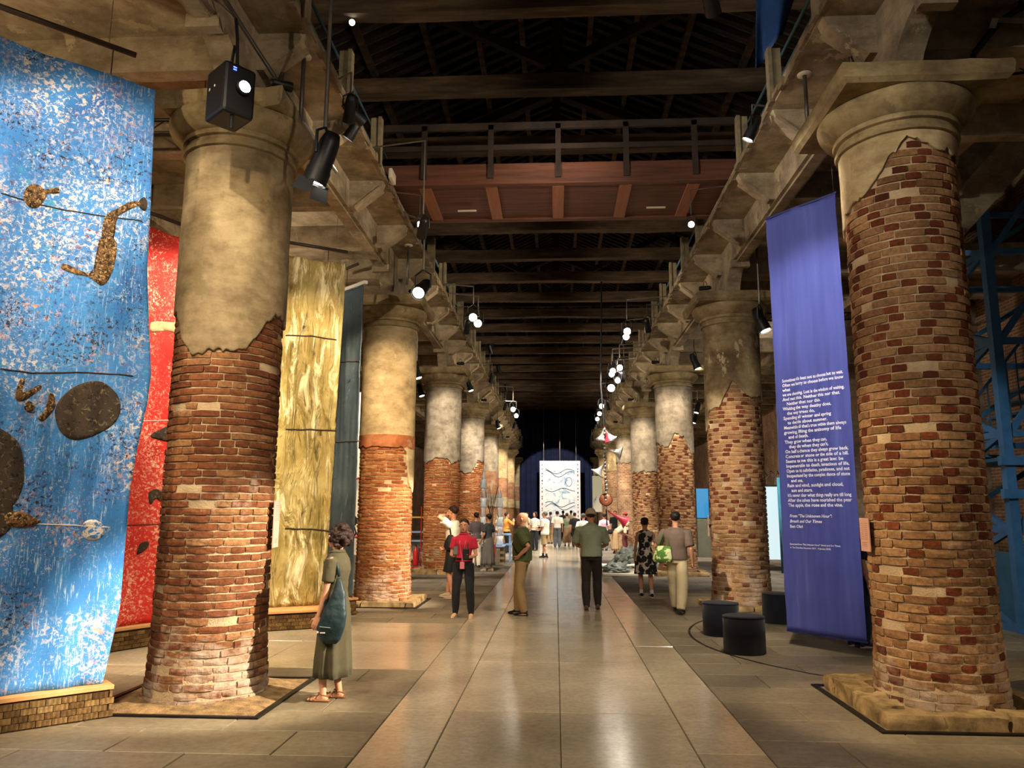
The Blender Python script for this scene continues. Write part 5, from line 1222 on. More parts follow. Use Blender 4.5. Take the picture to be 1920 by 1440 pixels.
def person(label, pos, yaw, Ht, outfit, pose=None, sex='m', hair=('short', None), skin=None, vox=0.008, w=1.0, z=0.0, group=None, face=True):
    P = dict(footL=(-0.055, 0, 0), footR=(0.055, 0, 0), liftL=0, liftR=0, handL=(-0.145, 0.02, 0.49), handR=(0.145, 0.02, 0.49), poleL=(-0.4, -1, 0), poleR=(0.4, -1, 0), bend=0, twist=0, headyaw=0, headpitch=0, curl=0.5, hdirL=None, hdirR=None, hip=0.007, toeL=0, toeR=0)
    P.update(pose or {}); O = outfit; skin = skin or skin_a; rr = random.Random(len(label)*7+int(Ht*1000))
    root = thing('person', label, 'person', (pos[0], pos[1], z), R(yaw), group)
    f = Fig(); f.root = root; f.H = Ht
    S = lambda x, y, zz: Vector((x, y, zz))*Ht
    hipw = 0.052 if sex == 'm' else 0.055
    hips = S(0, 0, 0.52+P['hip']); Tm = Matrix.Rotation(-R(P['bend']), 3, 'X') @ Matrix.Rotation(R(P['twist']), 3, 'Z')
    def T(x, y, zz): return hips + Tm @ (S(x, y, zz)-S(0, 0, 0.52))
    legs = []
    for sd, k in ((-1, 'L'), (1, 'R')):
        fx, fy, fz = P['foot'+k]; ank = S(fx, fy, fz+0.045+P['lift'+k]); hp = hips+S(sd*hipw, 0, -0.01)
        kn, ank = ik(hp, ank, 0.243*Ht, 0.235*Ht, (sd*0.1, 1, 0)); legs.append((hp, kn, ank, k, sd))
    arms = []; shw = (0.112 if sex == 'm' else 0.098)*w
    for sd, k in ((-1, 'L'), (1, 'R')):
        sh = T(sd*shw, 0, 0.793); el, wr = ik(sh, S(*P['hand'+k]), 0.172*Ht, 0.150*Ht, P['pole'+k]); arms.append((sh, el, wr, k, sd))
    f.arms, f.legs, f.T, f.S = arms, legs, T, S
    hm_ = Tm @ Matrix.Rotation(R(P['headyaw']), 3, 'Z') @ Matrix.Rotation(-R(P['headpitch']), 3, 'X'); neck = T(0, 0.004, 0.862)
    def Hd(x, y, zz): return neck + hm_ @ S(x, y, zz)
    f.Hd = Hd
    ws = dict(m=[(0.485, .080, .058), (0.52, .088, .064), (0.56, .086, .062), (0.62, .080, .058), (0.68, .086, .062), (0.74, .098, .066), (0.785, .100, .060), (0.812, .070, .046), (0.835, .042, .037)],
              f=[(0.485, .084, .060), (0.52, .092, .066), (0.56, .085, .060), (0.62, .067, .050), (0.68, .074, .056), (0.735, .085, .066), (0.785, .088, .056), (0.815, .072, .045), (0.835, .038, .034)])[sex]
    def torso(mb, za, zb, g, extra=0.0):
        rings = []
        for zz, rx, ry in ws:
            if za-1e-6 <= zz <= zb+1e-6:
                c = T(0, 0, zz); rings.append((c, Tm @ Vector(((rx*w+g)*Ht, 0, 0)), Tm @ Vector((0, (ry*w**1.5+g+extra*max(0, 1-abs(zz-0.6)/0.12))*Ht, 0))))
        mb.ell(rings, 20)
    covered = O.get('cover', True)
    # ---------------- body: one surface
    mb = MB(); sk = -0.006 if covered else 0.0
    torso(mb, 0.48, 0.84, sk)
    mb.tube([T(0, -0.004, 0.81), T(0, 0.0, 0.85), Hd(0, -0.004, 0.03)], [0.036*Ht, 0.031*Ht, 0.033*Ht], 14)
    ex = Tm @ Vector((1, 0, 0))
    rings = []
    for zz, rx, ry, yo in ((0.0, .014, .016, .030), (.010, .028, .034, .016), (.026, .037, .045, .008), (.048, .042, .053, .001), (.070, .0445, .057, -.003), (.092, .045, .058, -.005), (.110, .038, .050, -.006), (.122, .025, .034, -.006), (.129, .008, .012, -.006)):
        rings.append((Hd(0, yo, zz), hm_ @ Vector((rx*Ht, 0, 0)), hm_ @ Vector((0, ry*Ht, 0))))
    mb.ell(rings, 22)
    mb.tube([Hd(0, .050, .074), Hd(0, .058, .060), Hd(0, .064, .050), Hd(0, .052, .044)], [.005*Ht, .006*Ht, .0085*Ht, .006*Ht], 8)
    for sx in (-1, 1):
        mb.tube([Hd(sx*.044, -.004, .072), Hd(sx*.049, -.010, .062), Hd(sx*.045, -.004, .048)], [.006*Ht, .010*Ht, .005*Ht], 8)
        mb.tube([Hd(sx*.008, .050, .078), Hd(sx*.028, .045, .080)], [.006*Ht, .005*Ht], 6)
    for hp, kn, ank, k, sd in legs:
        mid = hp.lerp(kn, 0.45); calf = kn.lerp(ank, 0.3)-(Vector((0, 1, 0))*0.008*Ht)
        q = 0.9 if O.get('legs') else 1.0
        mb.tube([hp+S(0, 0, 0.03), hp, mid, kn, calf, kn.lerp(ank, 0.7), ank, ank-S(0, 0, 0.02)], [x*Ht*q for x in (.050, .050, .042, .030, .032, .023, .019, .022)], 14)
        fy = P['toe'+k]; fd = Matrix.Rotation(R(fy), 3, 'Z') @ Vector((0, 1, 0)); dn = -0.5*P['lift'+k]*0
        pit = R(55)*min(1, P['lift'+k]/0.06) if P['lift'+k] else 0
        fv = (fd*math.cos(pit)-Vector((0, 0, 1))*math.sin(pit)); upv = (fd*math.sin(pit)+Vector((0, 0, 1))*math.cos(pit))
        b0 = ank-upv*0.030*Ht
        mb.tube([b0-fv*0.028*Ht, b0, b0+fv*0.05*Ht-upv*0.004*Ht, b0+fv*0.085*Ht-upv*0.008*Ht], [x*Ht for x in (.016, .020, .018, .011)], 10)
        f.__dict__['foot'+k] = (ank, fv, upv)
    for sh, el, wr, k, sd in arms:
        q = 0.92 if O.get('sleeve', 0.3) > 0.9 else 1.0
        mb.tube([T(sd*shw*0.72, 0, 0.795), sh, sh.lerp(el, 0.45), el, el.lerp(wr, 0.3), wr], [x*Ht*q*(0.85 if sex == 'f' else 1.0) for x in (.026, .028, .026, .022, .0225, .0155)], 12)
        d = (wr-el).normalized() if P['hdir'+k] is None else Vector(P['hdir'+k]).normalized()
        lat = Vector((0, 1, 0)) - d*d.y
        if lat.length < 0.3: lat = Vector((0, 0, 1))-d*d.z
        lat.normalize(); nrm = d.cross(lat)*(-sd)                  # palm normal, towards the body
        if P.get('palm'+k): lat = Vector(P['palm'+k]); lat = (lat-d*lat.dot(d)).normalized(); nrm = d.cross(lat)*(-sd)
        h = Ht
        mb.ell([(wr-d*.004*h, lat*.014*h, nrm*.010*h), (wr+d*.018*h, lat*.021*h, nrm*.010*h), (wr+d*.045*h, lat*.0245*h, nrm*.0085*h), (wr+d*.056*h, lat*.022*h, nrm*.007*h)], 12)
        cu = P['curl']
        for i, (o_, ln) in enumerate(((.0195, .040), (.0065, .045), (-.0065, .042), (-.0190, .033))):
            b = wr+d*.052*h+lat*o_*h; d1 = (d*math.cos(cu*0.6)+nrm*math.sin(cu*0.6)+lat*o_*4).normalized(); d2 = (d*math.cos(cu*1.5)+nrm*math.sin(cu*1.5)).normalized(); d3 = (d*math.cos(cu*2.4)+nrm*math.sin(cu*2.4)).normalized()
            p1 = b+d1*ln*0.45*h; p2 = p1+d2*ln*0.32*h; p3 = p2+d3*ln*0.23*h
            mb.tube([b-d*.01*h, b, p1, p2, p3], [x*h for x in (.0052, .0054, .0050, .0046, .0036)], 8)
        b = wr+d*.014*h+lat*.019*h; d1 = (d*0.75+lat*0.65+nrm*0.25).normalized(); d2 = (d*0.95+lat*0.2+nrm*0.35).normalized()
        mb.tube([b-lat*.008*h, b+d1*.022*h, b+d1*.022*h+d2*.024*h], [.0075*h, .0062*h, .0045*h], 8)
        f.__dict__['hand'+k] = wr+d*.05*h
    body = mb.build('body', skin, root, smooth=True); remesh(body, vox, 3)
    if face:
        for sx in (-1, 1):
            e = MB().sphere(Hd(sx*.0185, .0465, .066), .0072*Ht, 10, 8).build('eye', eye_w, root, smooth=True)
            MB().sphere(Hd(sx*.0185, .0515, .066), .0035*Ht, 8, 6).build('iris', eye_d, e, smooth=True)
            if hair[1] is not None: MB().tube([Hd(sx*.008, .0565, .079), Hd(sx*.019, .0535, .082), Hd(sx*.029, .045, .078)], .0026*Ht, 6).build('eyebrow', hair[1], root, smooth=True)
        MB().ell([(Hd(-.014, .050, .027), hm_ @ Vector((0, .003*Ht, 0)), hm_ @ Vector((0, 0, .003*Ht))), (Hd(0, .0545, .0275), hm_ @ Vector((0, .006*Ht, 0)), hm_ @ Vector((0, 0, .0055*Ht))), (Hd(.014, .050, .027), hm_ @ Vector((0, .003*Ht, 0)), hm_ @ Vector((0, 0, .003*Ht)))], 8).build('mouth', lip_m, root, smooth=True)
    cv = max(vox*1.25, 0.009)
    # ---------------- clothes
    if O.get('legs'):
        m, length, loose = O['legs'][:3]; mb = MB(); torso(mb, 0.48, 0.60 if sex == 'm' else 0.62, 0.008)
        for hp, kn, ank, k, sd in legs:
            pts = [hp+S(0, 0, 0.03), hp, hp.lerp(kn, 0.5), kn]; rs_ = [.056, .057, .049+loose*0.5, .036+loose]
            if length > 0.5:
                pts += [kn.lerp(ank, 0.35), kn.lerp(ank, 0.7), kn.lerp(ank, min(1.06, length*1.06))]; rs_ += [.036+loose, .031+loose, O['legs'][3] if len(O['legs']) > 3 else .027+loose]
            else:
                pts[-1] = hp.lerp(kn, 0.95 if length > 0.4 else 0.75); rs_[-1] = .052+loose
            mb.tube(pts, [x*Ht for x in rs_], 16)
        remesh(mb.build('trousers' if length > 0.5 else 'shorts', m, root, smooth=True), cv, 3, 0.016)
        MB().ell([(T(0, 0, zz), Tm @ Vector(((ws[2][1]*w+0.012)*Ht, 0, 0)), Tm @ Vector((0, (ws[2][2]*w**1.5+0.012)*Ht, 0))) for zz in (0.578, 0.598)], 24, cap=False).build('belt', O.get('belt') or m, root, smooth=True)
    if O.get('skirt'):
        m, zh, rt, rb, pl = O['skirt']; n = 72; mb = MB(); zs = [0.62, 0.58, 0.52]+[0.52+(zh-0.52)*i/8 for i in range(1, 9)]
        for zz in zs:
            u = (0.62-zz)/(0.62-zh); c = T(0, 0, max(zz, 0.5)) if zz >= 0.5 else hips+S(0, 0, zz-0.52); ax = rt+(rb-rt)*min(1, u*1.05)
            if zz >= 0.52: ax = {0.62: 0.076, 0.58: 0.09, 0.52: max(0.103, rt)}[zz]*w
            for j in range(n):
                a = 2*PI*j/n; k = 1+pl*u*(math.sin(a*9+1.3*mn.noise((a, 0, 3)))*0.6+mn.noise((3*math.cos(a), 3*math.sin(a), u*2)))
                mb.v.append(tuple(c+Vector((ax*k*math.cos(a), ax*0.78*k*math.sin(a), 0.006*pl*math.sin(a*9) if zz == zs[-1] else 0))*Ht))
        for i in range(len(zs)-1):
            for j in range(n): a = i*n+j; b = i*n+(j+1) % n; mb.f.append((a, b, b+n, a+n))
        o = mb.build('skirt', m, root, smooth=True); sd_ = o.modifiers.new('t', 'SOLIDIFY'); sd_.thickness = 0.006
    if O.get('top'):
        m, hem, sl, g = O['top']; mb = MB(); zz0 = [r_[0] for r_ in ws if r_[0] >= hem-0.001]
        torso(mb, min(zz0), 0.84, g, O.get('belly', 0.0))
        for sh, el, wr, k, sd in arms:
            pts = [T(sd*shw*0.5, 0, 0.788), sh+S(0, 0, -0.006)]; rs_ = [.038, .039+g*0.4]
            if sl > 0:
                if sl <= 0.5: pts.append(sh.lerp(el, sl*2)); rs_.append(.036+g*0.5)
                else: pts += [el, el.lerp(wr, (sl-0.5)*2)]; rs_ += [.030+g*0.4, .024+g*0.4]
                mb.tube(pts, [x*Ht*(0.9 if sex == 'f' else 1) for x in rs_], 14)
        remesh(mb.build('dress_top' if O.get('skirt') and O['skirt'][0] is m else 'shirt', m, root, smooth=True), cv, 4, O.get('wr', 0.014))
        if O.get('collar'):
            MB().ell([(T(0, 0.002, 0.832), Tm @ Vector((.046*Ht, 0, 0)), Tm @ Vector((0, .043*Ht, 0))), (T(0, 0.0, 0.855), Tm @ Vector((.043*Ht, 0, 0)), Tm @ Vector((0, .040*Ht, 0))), (T(0, 0.002, 0.838), Tm @ Vector((.054*Ht, 0, 0)), Tm @ Vector((0, .050*Ht, 0)))], 20, cap=False).build('collar', m, root, smooth=True)
    # ---------------- shoes
    for k in 'LR':
        ank, fv, upv = f.__dict__['foot'+k]; kind, m, sole = O['shoes']; lat = fv.cross(upv); h = Ht
        base = ank-upv*0.045*h
        def ring(y, wd, z0, z1): return (base+fv*y*h+upv*((z0+z1)/2)*h, lat*wd*h, upv*((z1-z0)/2)*h)
        so = MB().ell([ring(-.040, .012, .000, .012), ring(-.034, .019, 0, .013), ring(0, .021, 0, .012), ring(.05, .025, 0, .011), ring(.085, .022, 0, .011), ring(.103, .010, .002, .010)], 14).build('sole', sole, root, smooth=True)
        if kind == 'sandal':
            for y0, zz in ((.075, .026), (.055, .030), (.03, .036)): MB().tube([base+fv*(y0-.01)*h+lat*.024*h+upv*.010*h, base+fv*y0*h+upv*zz*h, base+fv*(y0+.01)*h-lat*.024*h+upv*.010*h], .0045*h, 6).build('strap', m, root)
            MB().tube([base-fv*.035*h+upv*.03*h, base+lat*.022*h+upv*.040*h, base+fv*.028*h+upv*.046*h, base-lat*.022*h+upv*.040*h, base-fv*.035*h+upv*.03*h], .0042*h, 6).build('strap', m, root)
        else:
            MB().ell([ring(-.037, .012, .008, .045), ring(-.028, .019, .008, .052), ring(.0, .021, .008, .056), ring(.025, .022, .008, .048), ring(.055, .024, .007, .033), ring(.085, .021, .007, .026), ring(.100, .009, .008, .018)], 14).build('shoe', m, root, smooth=True)
            if O.get('socks'): mb = MB().tube([ank-upv*0.01*h, ank+Vector((0, 0, 0.05*h))], [.024*h, .024*h], 12).build('sock', O['socks'], root, smooth=True)
    # ---------------- hair
    hk, hmat = hair
    if hk in ('short', 'bun', 'bob', 'cap', 'long'):
        mb = MB(); c = [(.000, .020, .02), (.035, .044, .050), (.065, .0505, .0605), (.095, .0505, .0625), (.118, .040, .052), (.132, .022, .03), (.137, .006, .008)]
        lo = {'short': 0.030, 'bun': 0.028, 'bob': 0.01, 'cap': 0.028, 'long': 0.0}[hk]
        hs = 0.93 if hk == 'cap' else 1.0
        rings = [(Hd(0, -.020 if zz < .09 else -.012, lo+zz*(.137-lo)/.137), hm_ @ Vector((rx*Ht*hs, 0, 0)), hm_ @ Vector((0, ry*Ht*hs*(0.86 if zz < .09 else 0.93), 0))) for zz, rx, ry in c]
        mb.ell(rings, 20)
        if hk == 'bun': mb.sphere(Hd(0, -.062, .085), .028*Ht, 10, 8)
        if hk == 'bob':
            for i in range(120):
                a = rr.uniform(0.62, 2*PI-0.62)+PI/2; e = rr.uniform(-0.75, 1.2); dx, dy, dz = math.cos(e)*math.cos(a), math.cos(e)*math.sin(a), math.sin(e)
                q = 1+0.22*max(0, -dz)+0.06*rr.random(); mb.sphere(Hd(dx*.056*q, -.012+dy*.062*q, .072+dz*.068*q), rr.uniform(.010, .017)*Ht, 7, 5)
        if hk == 'long': mb.ell([(Hd(0, -.03, .05), hm_ @ Vector((.046*Ht, 0, 0)), hm_ @ Vector((0, .034*Ht, 0))), (Hd(0, -.04, 0), hm_ @ Vector((.045*Ht, 0, 0)), hm_ @ Vector((0, .026*Ht, 0))), (Hd(0, -.05, -.05), hm_ @ Vector((.03*Ht, 0, 0)), hm_ @ Vector((0, .015*Ht, 0)))], 14)
        remesh(mb.build('hair', hmat, root, smooth=True), max(vox, 0.006), 2, 0.02 if hk == 'bob' else 0.008, TEXH)
    if hk == 'cap':
        cm = O['cap']; cap = MB().ell([(Hd(0, -.006, .080+dz), hm_ @ Vector((rx*Ht, 0, 0)), hm_ @ Vector((0, ry*Ht, 0))) for dz, rx, ry in ((-.006, .0560, .0680), (.02, .0555, .067), (.044, .047, .058), (.060, .030, .038), (.067, .006, .008))], 22).build('cap', cm, root, smooth=True)
        MB().ell([(Hd(0, .045, .084), hm_ @ Vector((.046*Ht, 0, 0)), hm_ @ Vector((0, 0, .004*Ht))), (Hd(0, .085, .080), hm_ @ Vector((.040*Ht, 0, 0)), hm_ @ Vector((0, 0, .003*Ht))), (Hd(0, .105, .076), hm_ @ Vector((.020*Ht, 0, 0)), hm_ @ Vector((0, 0, .002*Ht)))], 14).build('cap_brim', cm, cap, smooth=True)
    root.update_tag()
    f.M = Matrix.Translation(Vector((pos[0], pos[1], z))) @ Matrix.Rotation(R(yaw), 4, 'Z')
    return f
def strap(f, name, pts, r, m, parent=None): return MB().tube([f.M @ Vector(p) for p in pts], r, 8).build(name, m, parent, smooth=True)
def at_feet(u, v): p = ground(u, v); return (p.x, p.y)
blk = cloth('black_cotton', '0d0d0f', '17171a'); sole_w = mat('white_sole', 'b9b4aa', 0.7, bs=0); sole_d = mat('dark_sole', '191512', 0.8, bs=0)
tanleather = mat('tan_leather', [(0.3, '6a4026'), (0.7, '84532f')], 0.5, 10, 0.1, 80)
# 1 woman in the olive dress
olive = cloth('olive_linen', '37321f', '463f29')
p = ground(622, 1312)
W1 = person('woman in an olive shirt dress and sandals looking up at the tapestries', (p.x, p.y), 84, 1.61, dict(top=(olive, 0.56, 0.36, 0.014), skirt=(olive, 0.130, 0.10, 0.128, 0.16), shoes=('sandal', tanleather, tanleather), collar=True, wr=0.02),
    dict(handL=(-0.12, 0.055, 0.485), handR=(0.13, 0.05, 0.47), footL=(-0.05, 0.035, 0), footR=(0.055, -0.02, 0), headpitch=-4, poleL=(-0.1, -1, 0)), 'f', ('bob', hair_br), vox=0.006)
MB().ell([(W1.T(0, 0, zz), (0.075*1.61, 0, 0), (0, 0.062*1.61, 0)) for zz in (0.605, 0.63)], 24, cap=False).build('belt', tanleather, W1.root, smooth=True)
tealb = cloth('teal_nylon', '0c1e22', '13292d', 0.5)
t = thing('shoulder_bag', 'dark teal nylon bag slung from the shoulder of the woman in olive', 'bag', W1.M.translation)
Lc = lambda x, y, zz: (W1.M @ Vector((x*1.61, y*1.61, zz*1.61)))-W1.M.translation
mb = MB().ell([(Lc(-0.10, -0.055, 0.70), Lc(0.012, 0, 0), Lc(0, 0.012, 0)), (Lc(-0.122, -0.065, 0.62), Lc(0.022, 0, 0), Lc(0, 0.04, 0)), (Lc(-0.14, -0.05, 0.50), Lc(0.034, 0, 0), Lc(0, 0.075, 0)), (Lc(-0.142, -0.03, 0.425), Lc(0.036, 0, 0), Lc(0, 0.085, 0)), (Lc(-0.14, -0.03, 0.36), Lc(0.028, 0, 0), Lc(0, 0.065, 0)), (Lc(-0.138, -0.04, 0.335), Lc(0.012, 0, 0), Lc(0, 0.03, 0))], 20)
remesh(mb.build('bag_body', tealb, t, smooth=True), 0.009, 3, 0.02)
MB().tube([Lc(-0.10, -0.055, 0.71), Lc(-0.085, -0.03, 0.79), Lc(-0.065, 0.0, 0.825), Lc(-0.075, 0.045, 0.79), Lc(-0.11, 0.02, 0.6), Lc(-0.15, 0.0, 0.46)], 0.016, 8).build('bag_strap', tealb, t, smooth=True)
MB().tube([Lc(-0.178, -0.045, 0.43), Lc(-0.180, 0.02, 0.435)], 0.004, 6).build('zip', mat('grey_zip', '6d7678', 0.4, bs=0), t)
MB().box(Lc(-0.180, 0.03, 0.405), (0.016, 0.006, 0.016)).build('print', sole_w, t); MB().box(Lc(-0.180, 0.0, 0.402), (0.045, 0.006, 0.009)).build('print', sole_w, t)
# 2 staff member in red
redp_ = cloth('red_polo', '9c1830', 'b3203a'); p = at_feet(868, 1158)
W2 = person('woman in a red polo shirt and black trousers holding up a phone', p, 176, 1.62, dict(top=(redp_, 0.56, 0.30, 0.014), legs=(blk, 1.0, 0.008, 0.026), shoes=('shoe', cloth('tan_canvas', 'a37d56', 'b48c64'), sole_w), collar=True),
    dict(handL=(-0.075, 0.15, 0.615), handR=(0.07, 0.14, 0.63), footL=(-0.085, 0.0, 0), footR=(0.085, -0.02, 0), poleL=(-0.5, -0.6, -1), poleR=(0.5, -0.6, -1), hdirL=(0.3, 0.7, 0.5), hdirR=(-0.3, 0.6, 0.6), curl=0.9, toeL=8, toeR=-8, headpitch=4), 'f', ('bun', hair_bk), vox=0.007)
lany = mat('red_lanyard', 'c06068', 0.7, bs=0)
for sx in (-1, 1): MB().tube([W2.T(sx*0.035, 0.03, 0.835), W2.T(sx*0.03, 0.082, 0.75), W2.T(sx*0.008, 0.085, 0.62), W2.T(0, 0.082, 0.56)], 0.005, 6).build('lanyard', lany, W2.root)
MB().box(W2.T(0, 0.088, 0.525), (0.075, 0.006, 0.115)).build('badge', mat('pink_badge', 'c4707a', 0.5, bs=0), W2.root)
t = thing('phone', 'black phone held by the woman in the red polo', 'phone', W2.M @ W2.handR); MB().box((0, -0.03, 0.04), (0.075, 0.012, 0.15), Euler((R(-25), 0, 0)).to_matrix()).build('case', blackm, t, bevel=0.004); MB().box((0, -0.022, 0.04), (0.066, 0.004, 0.135), Euler((R(-25), 0, 0)).to_matrix()).build('display', mat('dark_display', '0a0c12', 0.1, bs=0), t)
t = thing('radio_set', 'black hand radio held by the woman in the red polo', 'radio', W2.M @ W2.handL); MB().box((0, -0.02, 0.02), (0.10, 0.06, 0.18)).build('case', blackm, t, bevel=0.015); MB().tube([(0.03, -0.02, 0.1), (0.03, -0.02, 0.2)], 0.006, 6).build('aerial', blackm, t)
# 3 walker in white shirt and black shorts
whit = cloth('white_cotton', 'd8cfc0', 'e4dccd'); p = at_feet(848, 1122)
W3 = person('person in a white shirt and black shorts walking with a hand raised to the ear', p, 72, 1.86, dict(top=(whit, 0.56, 0.30, 0.018), legs=(blk, 0.45, 0.012), shoes=('shoe', cloth('beige_suede', 'b5a283', 'c4b191'), sole_w)),
    dict(handL=(-0.09, 0.06, 0.90), handR=(0.15, 0.16, 0.56), footL=(-0.05, -0.02, 0), footR=(0.055, 0.09, 0), poleL=(-1, 0.3, 0.2), poleR=(0.4, -1, 0), curl=0.8, headpitch=8), 'm', ('short', hair_br), vox=0.008)
t = thing('sling_bag', 'black sling bag on the back of the person in the white shirt', 'bag', W3.M.translation)
Lc = lambda x, y, zz: (W3.M @ Vector((x*1.86, y*1.86, zz*1.86)))-W3.M.translation
remesh(MB().ell([(Lc(-0.105, -0.02, 0.69), Lc(0.02, 0, 0), Lc(0, 0.03, 0)), (Lc(-0.12, -0.02, 0.62), Lc(0.03, 0, 0), Lc(0, 0.065, 0)), (Lc(-0.12, -0.01, 0.56), Lc(0.028, 0, 0), Lc(0, 0.07, 0)), (Lc(-0.115, -0.01, 0.52), Lc(0.015, 0, 0), Lc(0, 0.04, 0))], 18).build('bag_body', blk, t, smooth=True), 0.012, 3, 0.015)
MB().tube([Lc(-0.105, -0.02, 0.69), Lc(-0.11, -0.01, 0.78), Lc(-0.085, 0.0, 0.845)], 0.016, 8).build('bag_strap', blk, t, smooth=True)
# 6 man in the green polo
gpolo = cloth('moss_green_polo', '3d4526', '4d5632'); khaki = cloth('khaki_chino', '8a6f48', '9b8058'); p = at_feet(979, 1153)
W6 = person('bald man in a moss green polo and khaki trousers with hand on hip', p, 78, 1.74, dict(top=(gpolo, 0.52, 0.40, 0.020), legs=(khaki, 1.0, 0.012, 0.032), shoes=('shoe', cloth('dark_trainer', '1f1c1b', '2b2725'), sole_d), collar=True, belly=0.016),
    dict(handL=(-0.118, 0.005, 0.575), handR=(0.14, 0.04, 0.5), footL=(-0.05, -0.03, 0), footR=(0.055, 0.06, 0), poleL=(-0.35, -1, 0), hdirL=(0.35, 0.45, -0.6), palmL=(0, 1, 0), curl=0.7), 'm', ('bald', hair_br), vox=0.007, w=1.08)
strap(W6, 'crossbody_strap', [W6.T(0.06, -0.02, 0.83), W6.T(0.03, 0.075, 0.77), W6.T(-0.06, 0.085, 0.68), W6.T(-0.112, 0.03, 0.60), W6.T(-0.10, -0.05, 0.58), W6.T(-0.02, -0.085, 0.68), W6.T(0.05, -0.06, 0.80), W6.T(0.06, -0.02, 0.83)], 0.012, blk); o = bpy.context.scene.objects[-1] if False else [x for x in COL.objects if x.name.startswith('crossbody_strap')][-1]
o.parent = W6.root; o.matrix_parent_inverse = W6.M.inverted()
# 10 man with the cap
sage = cloth('sage_polo', '7f8a72', '929c84'); dkbr = cloth('dark_brown_twill', '221b16', '2e2620'); p = at_feet(1110, 1143)
W10 = person('man in a sage polo, dark trousers and a beige cap seen from behind', p, -2, 1.80, dict(top=(sage, 0.52, 0.42, 0.022), legs=(dkbr, 1.0, 0.010, 0.030), shoes=('shoe', cloth('brown_shoe', '4a3a2c', '5a4838'), sole_d), collar=True, cap=cloth('beige_cap', 'a3967c', 'b3a68b'), belt=tanleather),
    dict(handL=(-0.06, 0.16, 0.60), handR=(0.06, 0.16, 0.60), footL=(-0.055, -0.05, 0), footR=(0.06, 0.06, 0), poleL=(-1, -0.7, 0), poleR=(1, -0.7, 0), headpitch=14, curl=0.9), 'm', ('cap', hair_br), vox=0.008, w=1.06)
# 11 woman in the floral dress
m, nt, b, out = newmat('floral_print'); b.inputs['Roughness'].default_value = 0.85
v = coord(nt, 'object'); vo = nt.nodes.new('ShaderNodeTexVoronoi'); vo.inputs['Scale'].default_value = 10; nt.links.new(v, vo.inputs['Vector'])
n1 = nz(nt, v, 30, 3); ad = nt.nodes.new('ShaderNodeMath'); ad.operation = 'MULTIPLY_ADD'; ad.inputs[1].default_value = 0.45; nt.links.new(n1.outputs[0], ad.inputs[0]); nt.links.new(vo.outputs['Distance'], ad.inputs[2])
r = ramp(nt, [(0.0, 'c9bda6'), (0.27, 'c9bda6'), (0.29, '101116'), (0.83, '14151a'), (0.86, 'b5a88f'), (0.96, 'd2c6ae')], 'LINEAR'); nt.links.new(ad.outputs[0], r.inputs[0]); nt.links.new(r.outputs[0], b.inputs['Base Color'])
p = at_feet(1212, 1120)
W11 = person('woman in a black and cream floral dress with her hair in a bun', p, 4, 1.64, dict(top=(m, 0.56, 0.0, 0.012), skirt=(m, 0.285, 0.105, 0.145, 0.10), shoes=('shoe', blk, sole_w), socks=sole_w, wr=0.008),
    dict(footL=(-0.055, 0.04, 0), footR=(0.06, -0.05, 0), handL=(-0.135, 0.02, 0.485), handR=(0.15, 0.02, 0.49), headpitch=4, headyaw=-12), 'f', ('bun', hair_bk), vox=0.008)
# 12 man with the green tote
brt = cloth('brown_striped_tee', '5a4a40', '6b5a4e'); cream = cloth('cream_trouser', 'b3a27c', 'c4b38c'); p = at_feet(1272, 1150)
W12 = person('man in a brown tee and cream trousers walking with a tote bag', p, -24, 1.76, dict(top=(brt, 0.52, 0.42, 0.022), legs=(cream, 0.97, 0.022, 0.042), shoes=('shoe', cloth('brown_loafer', '2e2019', '3a2a20'), sole_d), wr=0.016),
    dict(footL=(-0.06, 0.13, 0), footR=(0.06, -0.12, 0), handL=(-0.12, 0.09, 0.60), handR=(0.15, 0.05, 0.50), poleL=(-0.9, -0.8, 0), curl=0.8, headpitch=4), 'm', ('short', hair_bk), vox=0.008, w=1.04)
m, nt, b, out = newmat('green_leaf_tote'); b.inputs['Roughness'].default_value = 0.8
v = coord(nt, 'object'); n1 = nz(nt, v, 9, 2, 0.4, 0.8); r = ramp(nt, [(0.52, '4f7a2a'), (0.56, 'c9cf9a')]); nt.links.new(n1.outputs[0], r.inputs[0]); nt.links.new(r.outputs[0], b.inputs['Base Color'])
t = thing('tote_bag', 'green tote bag with pale leaf print carried on the shoulder', 'bag', W12.M.translation)
Lc = lambda x, y, zz: (W12.M @ Vector((x*1.76, y*1.76, zz*1.76)))-W12.M.translation
remesh(MB().ell([(Lc(-0.105, -0.085, 0.66), Lc(0.075, 0, 0), Lc(0, 0.022, 0)), (Lc(-0.115, -0.095, 0.60), Lc(0.09, 0, 0), Lc(0, 0.04, 0)), (Lc(-0.12, -0.095, 0.53), Lc(0.105, 0, 0), Lc(0, 0.045, 0)), (Lc(-0.12, -0.09, 0.50), Lc(0.09, 0, 0), Lc(0, 0.03, 0))], 20).build('bag_body', m, t, smooth=True), 0.011, 2, 0.012)
for y in (-0.09, -0.075): MB().tube([Lc(-0.16, y, 0.65), Lc(-0.125, y+0.03, 0.76), Lc(-0.10, 0.0, 0.835), Lc(-0.075, y+0.03, 0.76), Lc(-0.05, y, 0.65)], 0.010, 6).build('bag_strap', mat('green_strap', '3f6626', 0.8, bs=0), t, smooth=True)
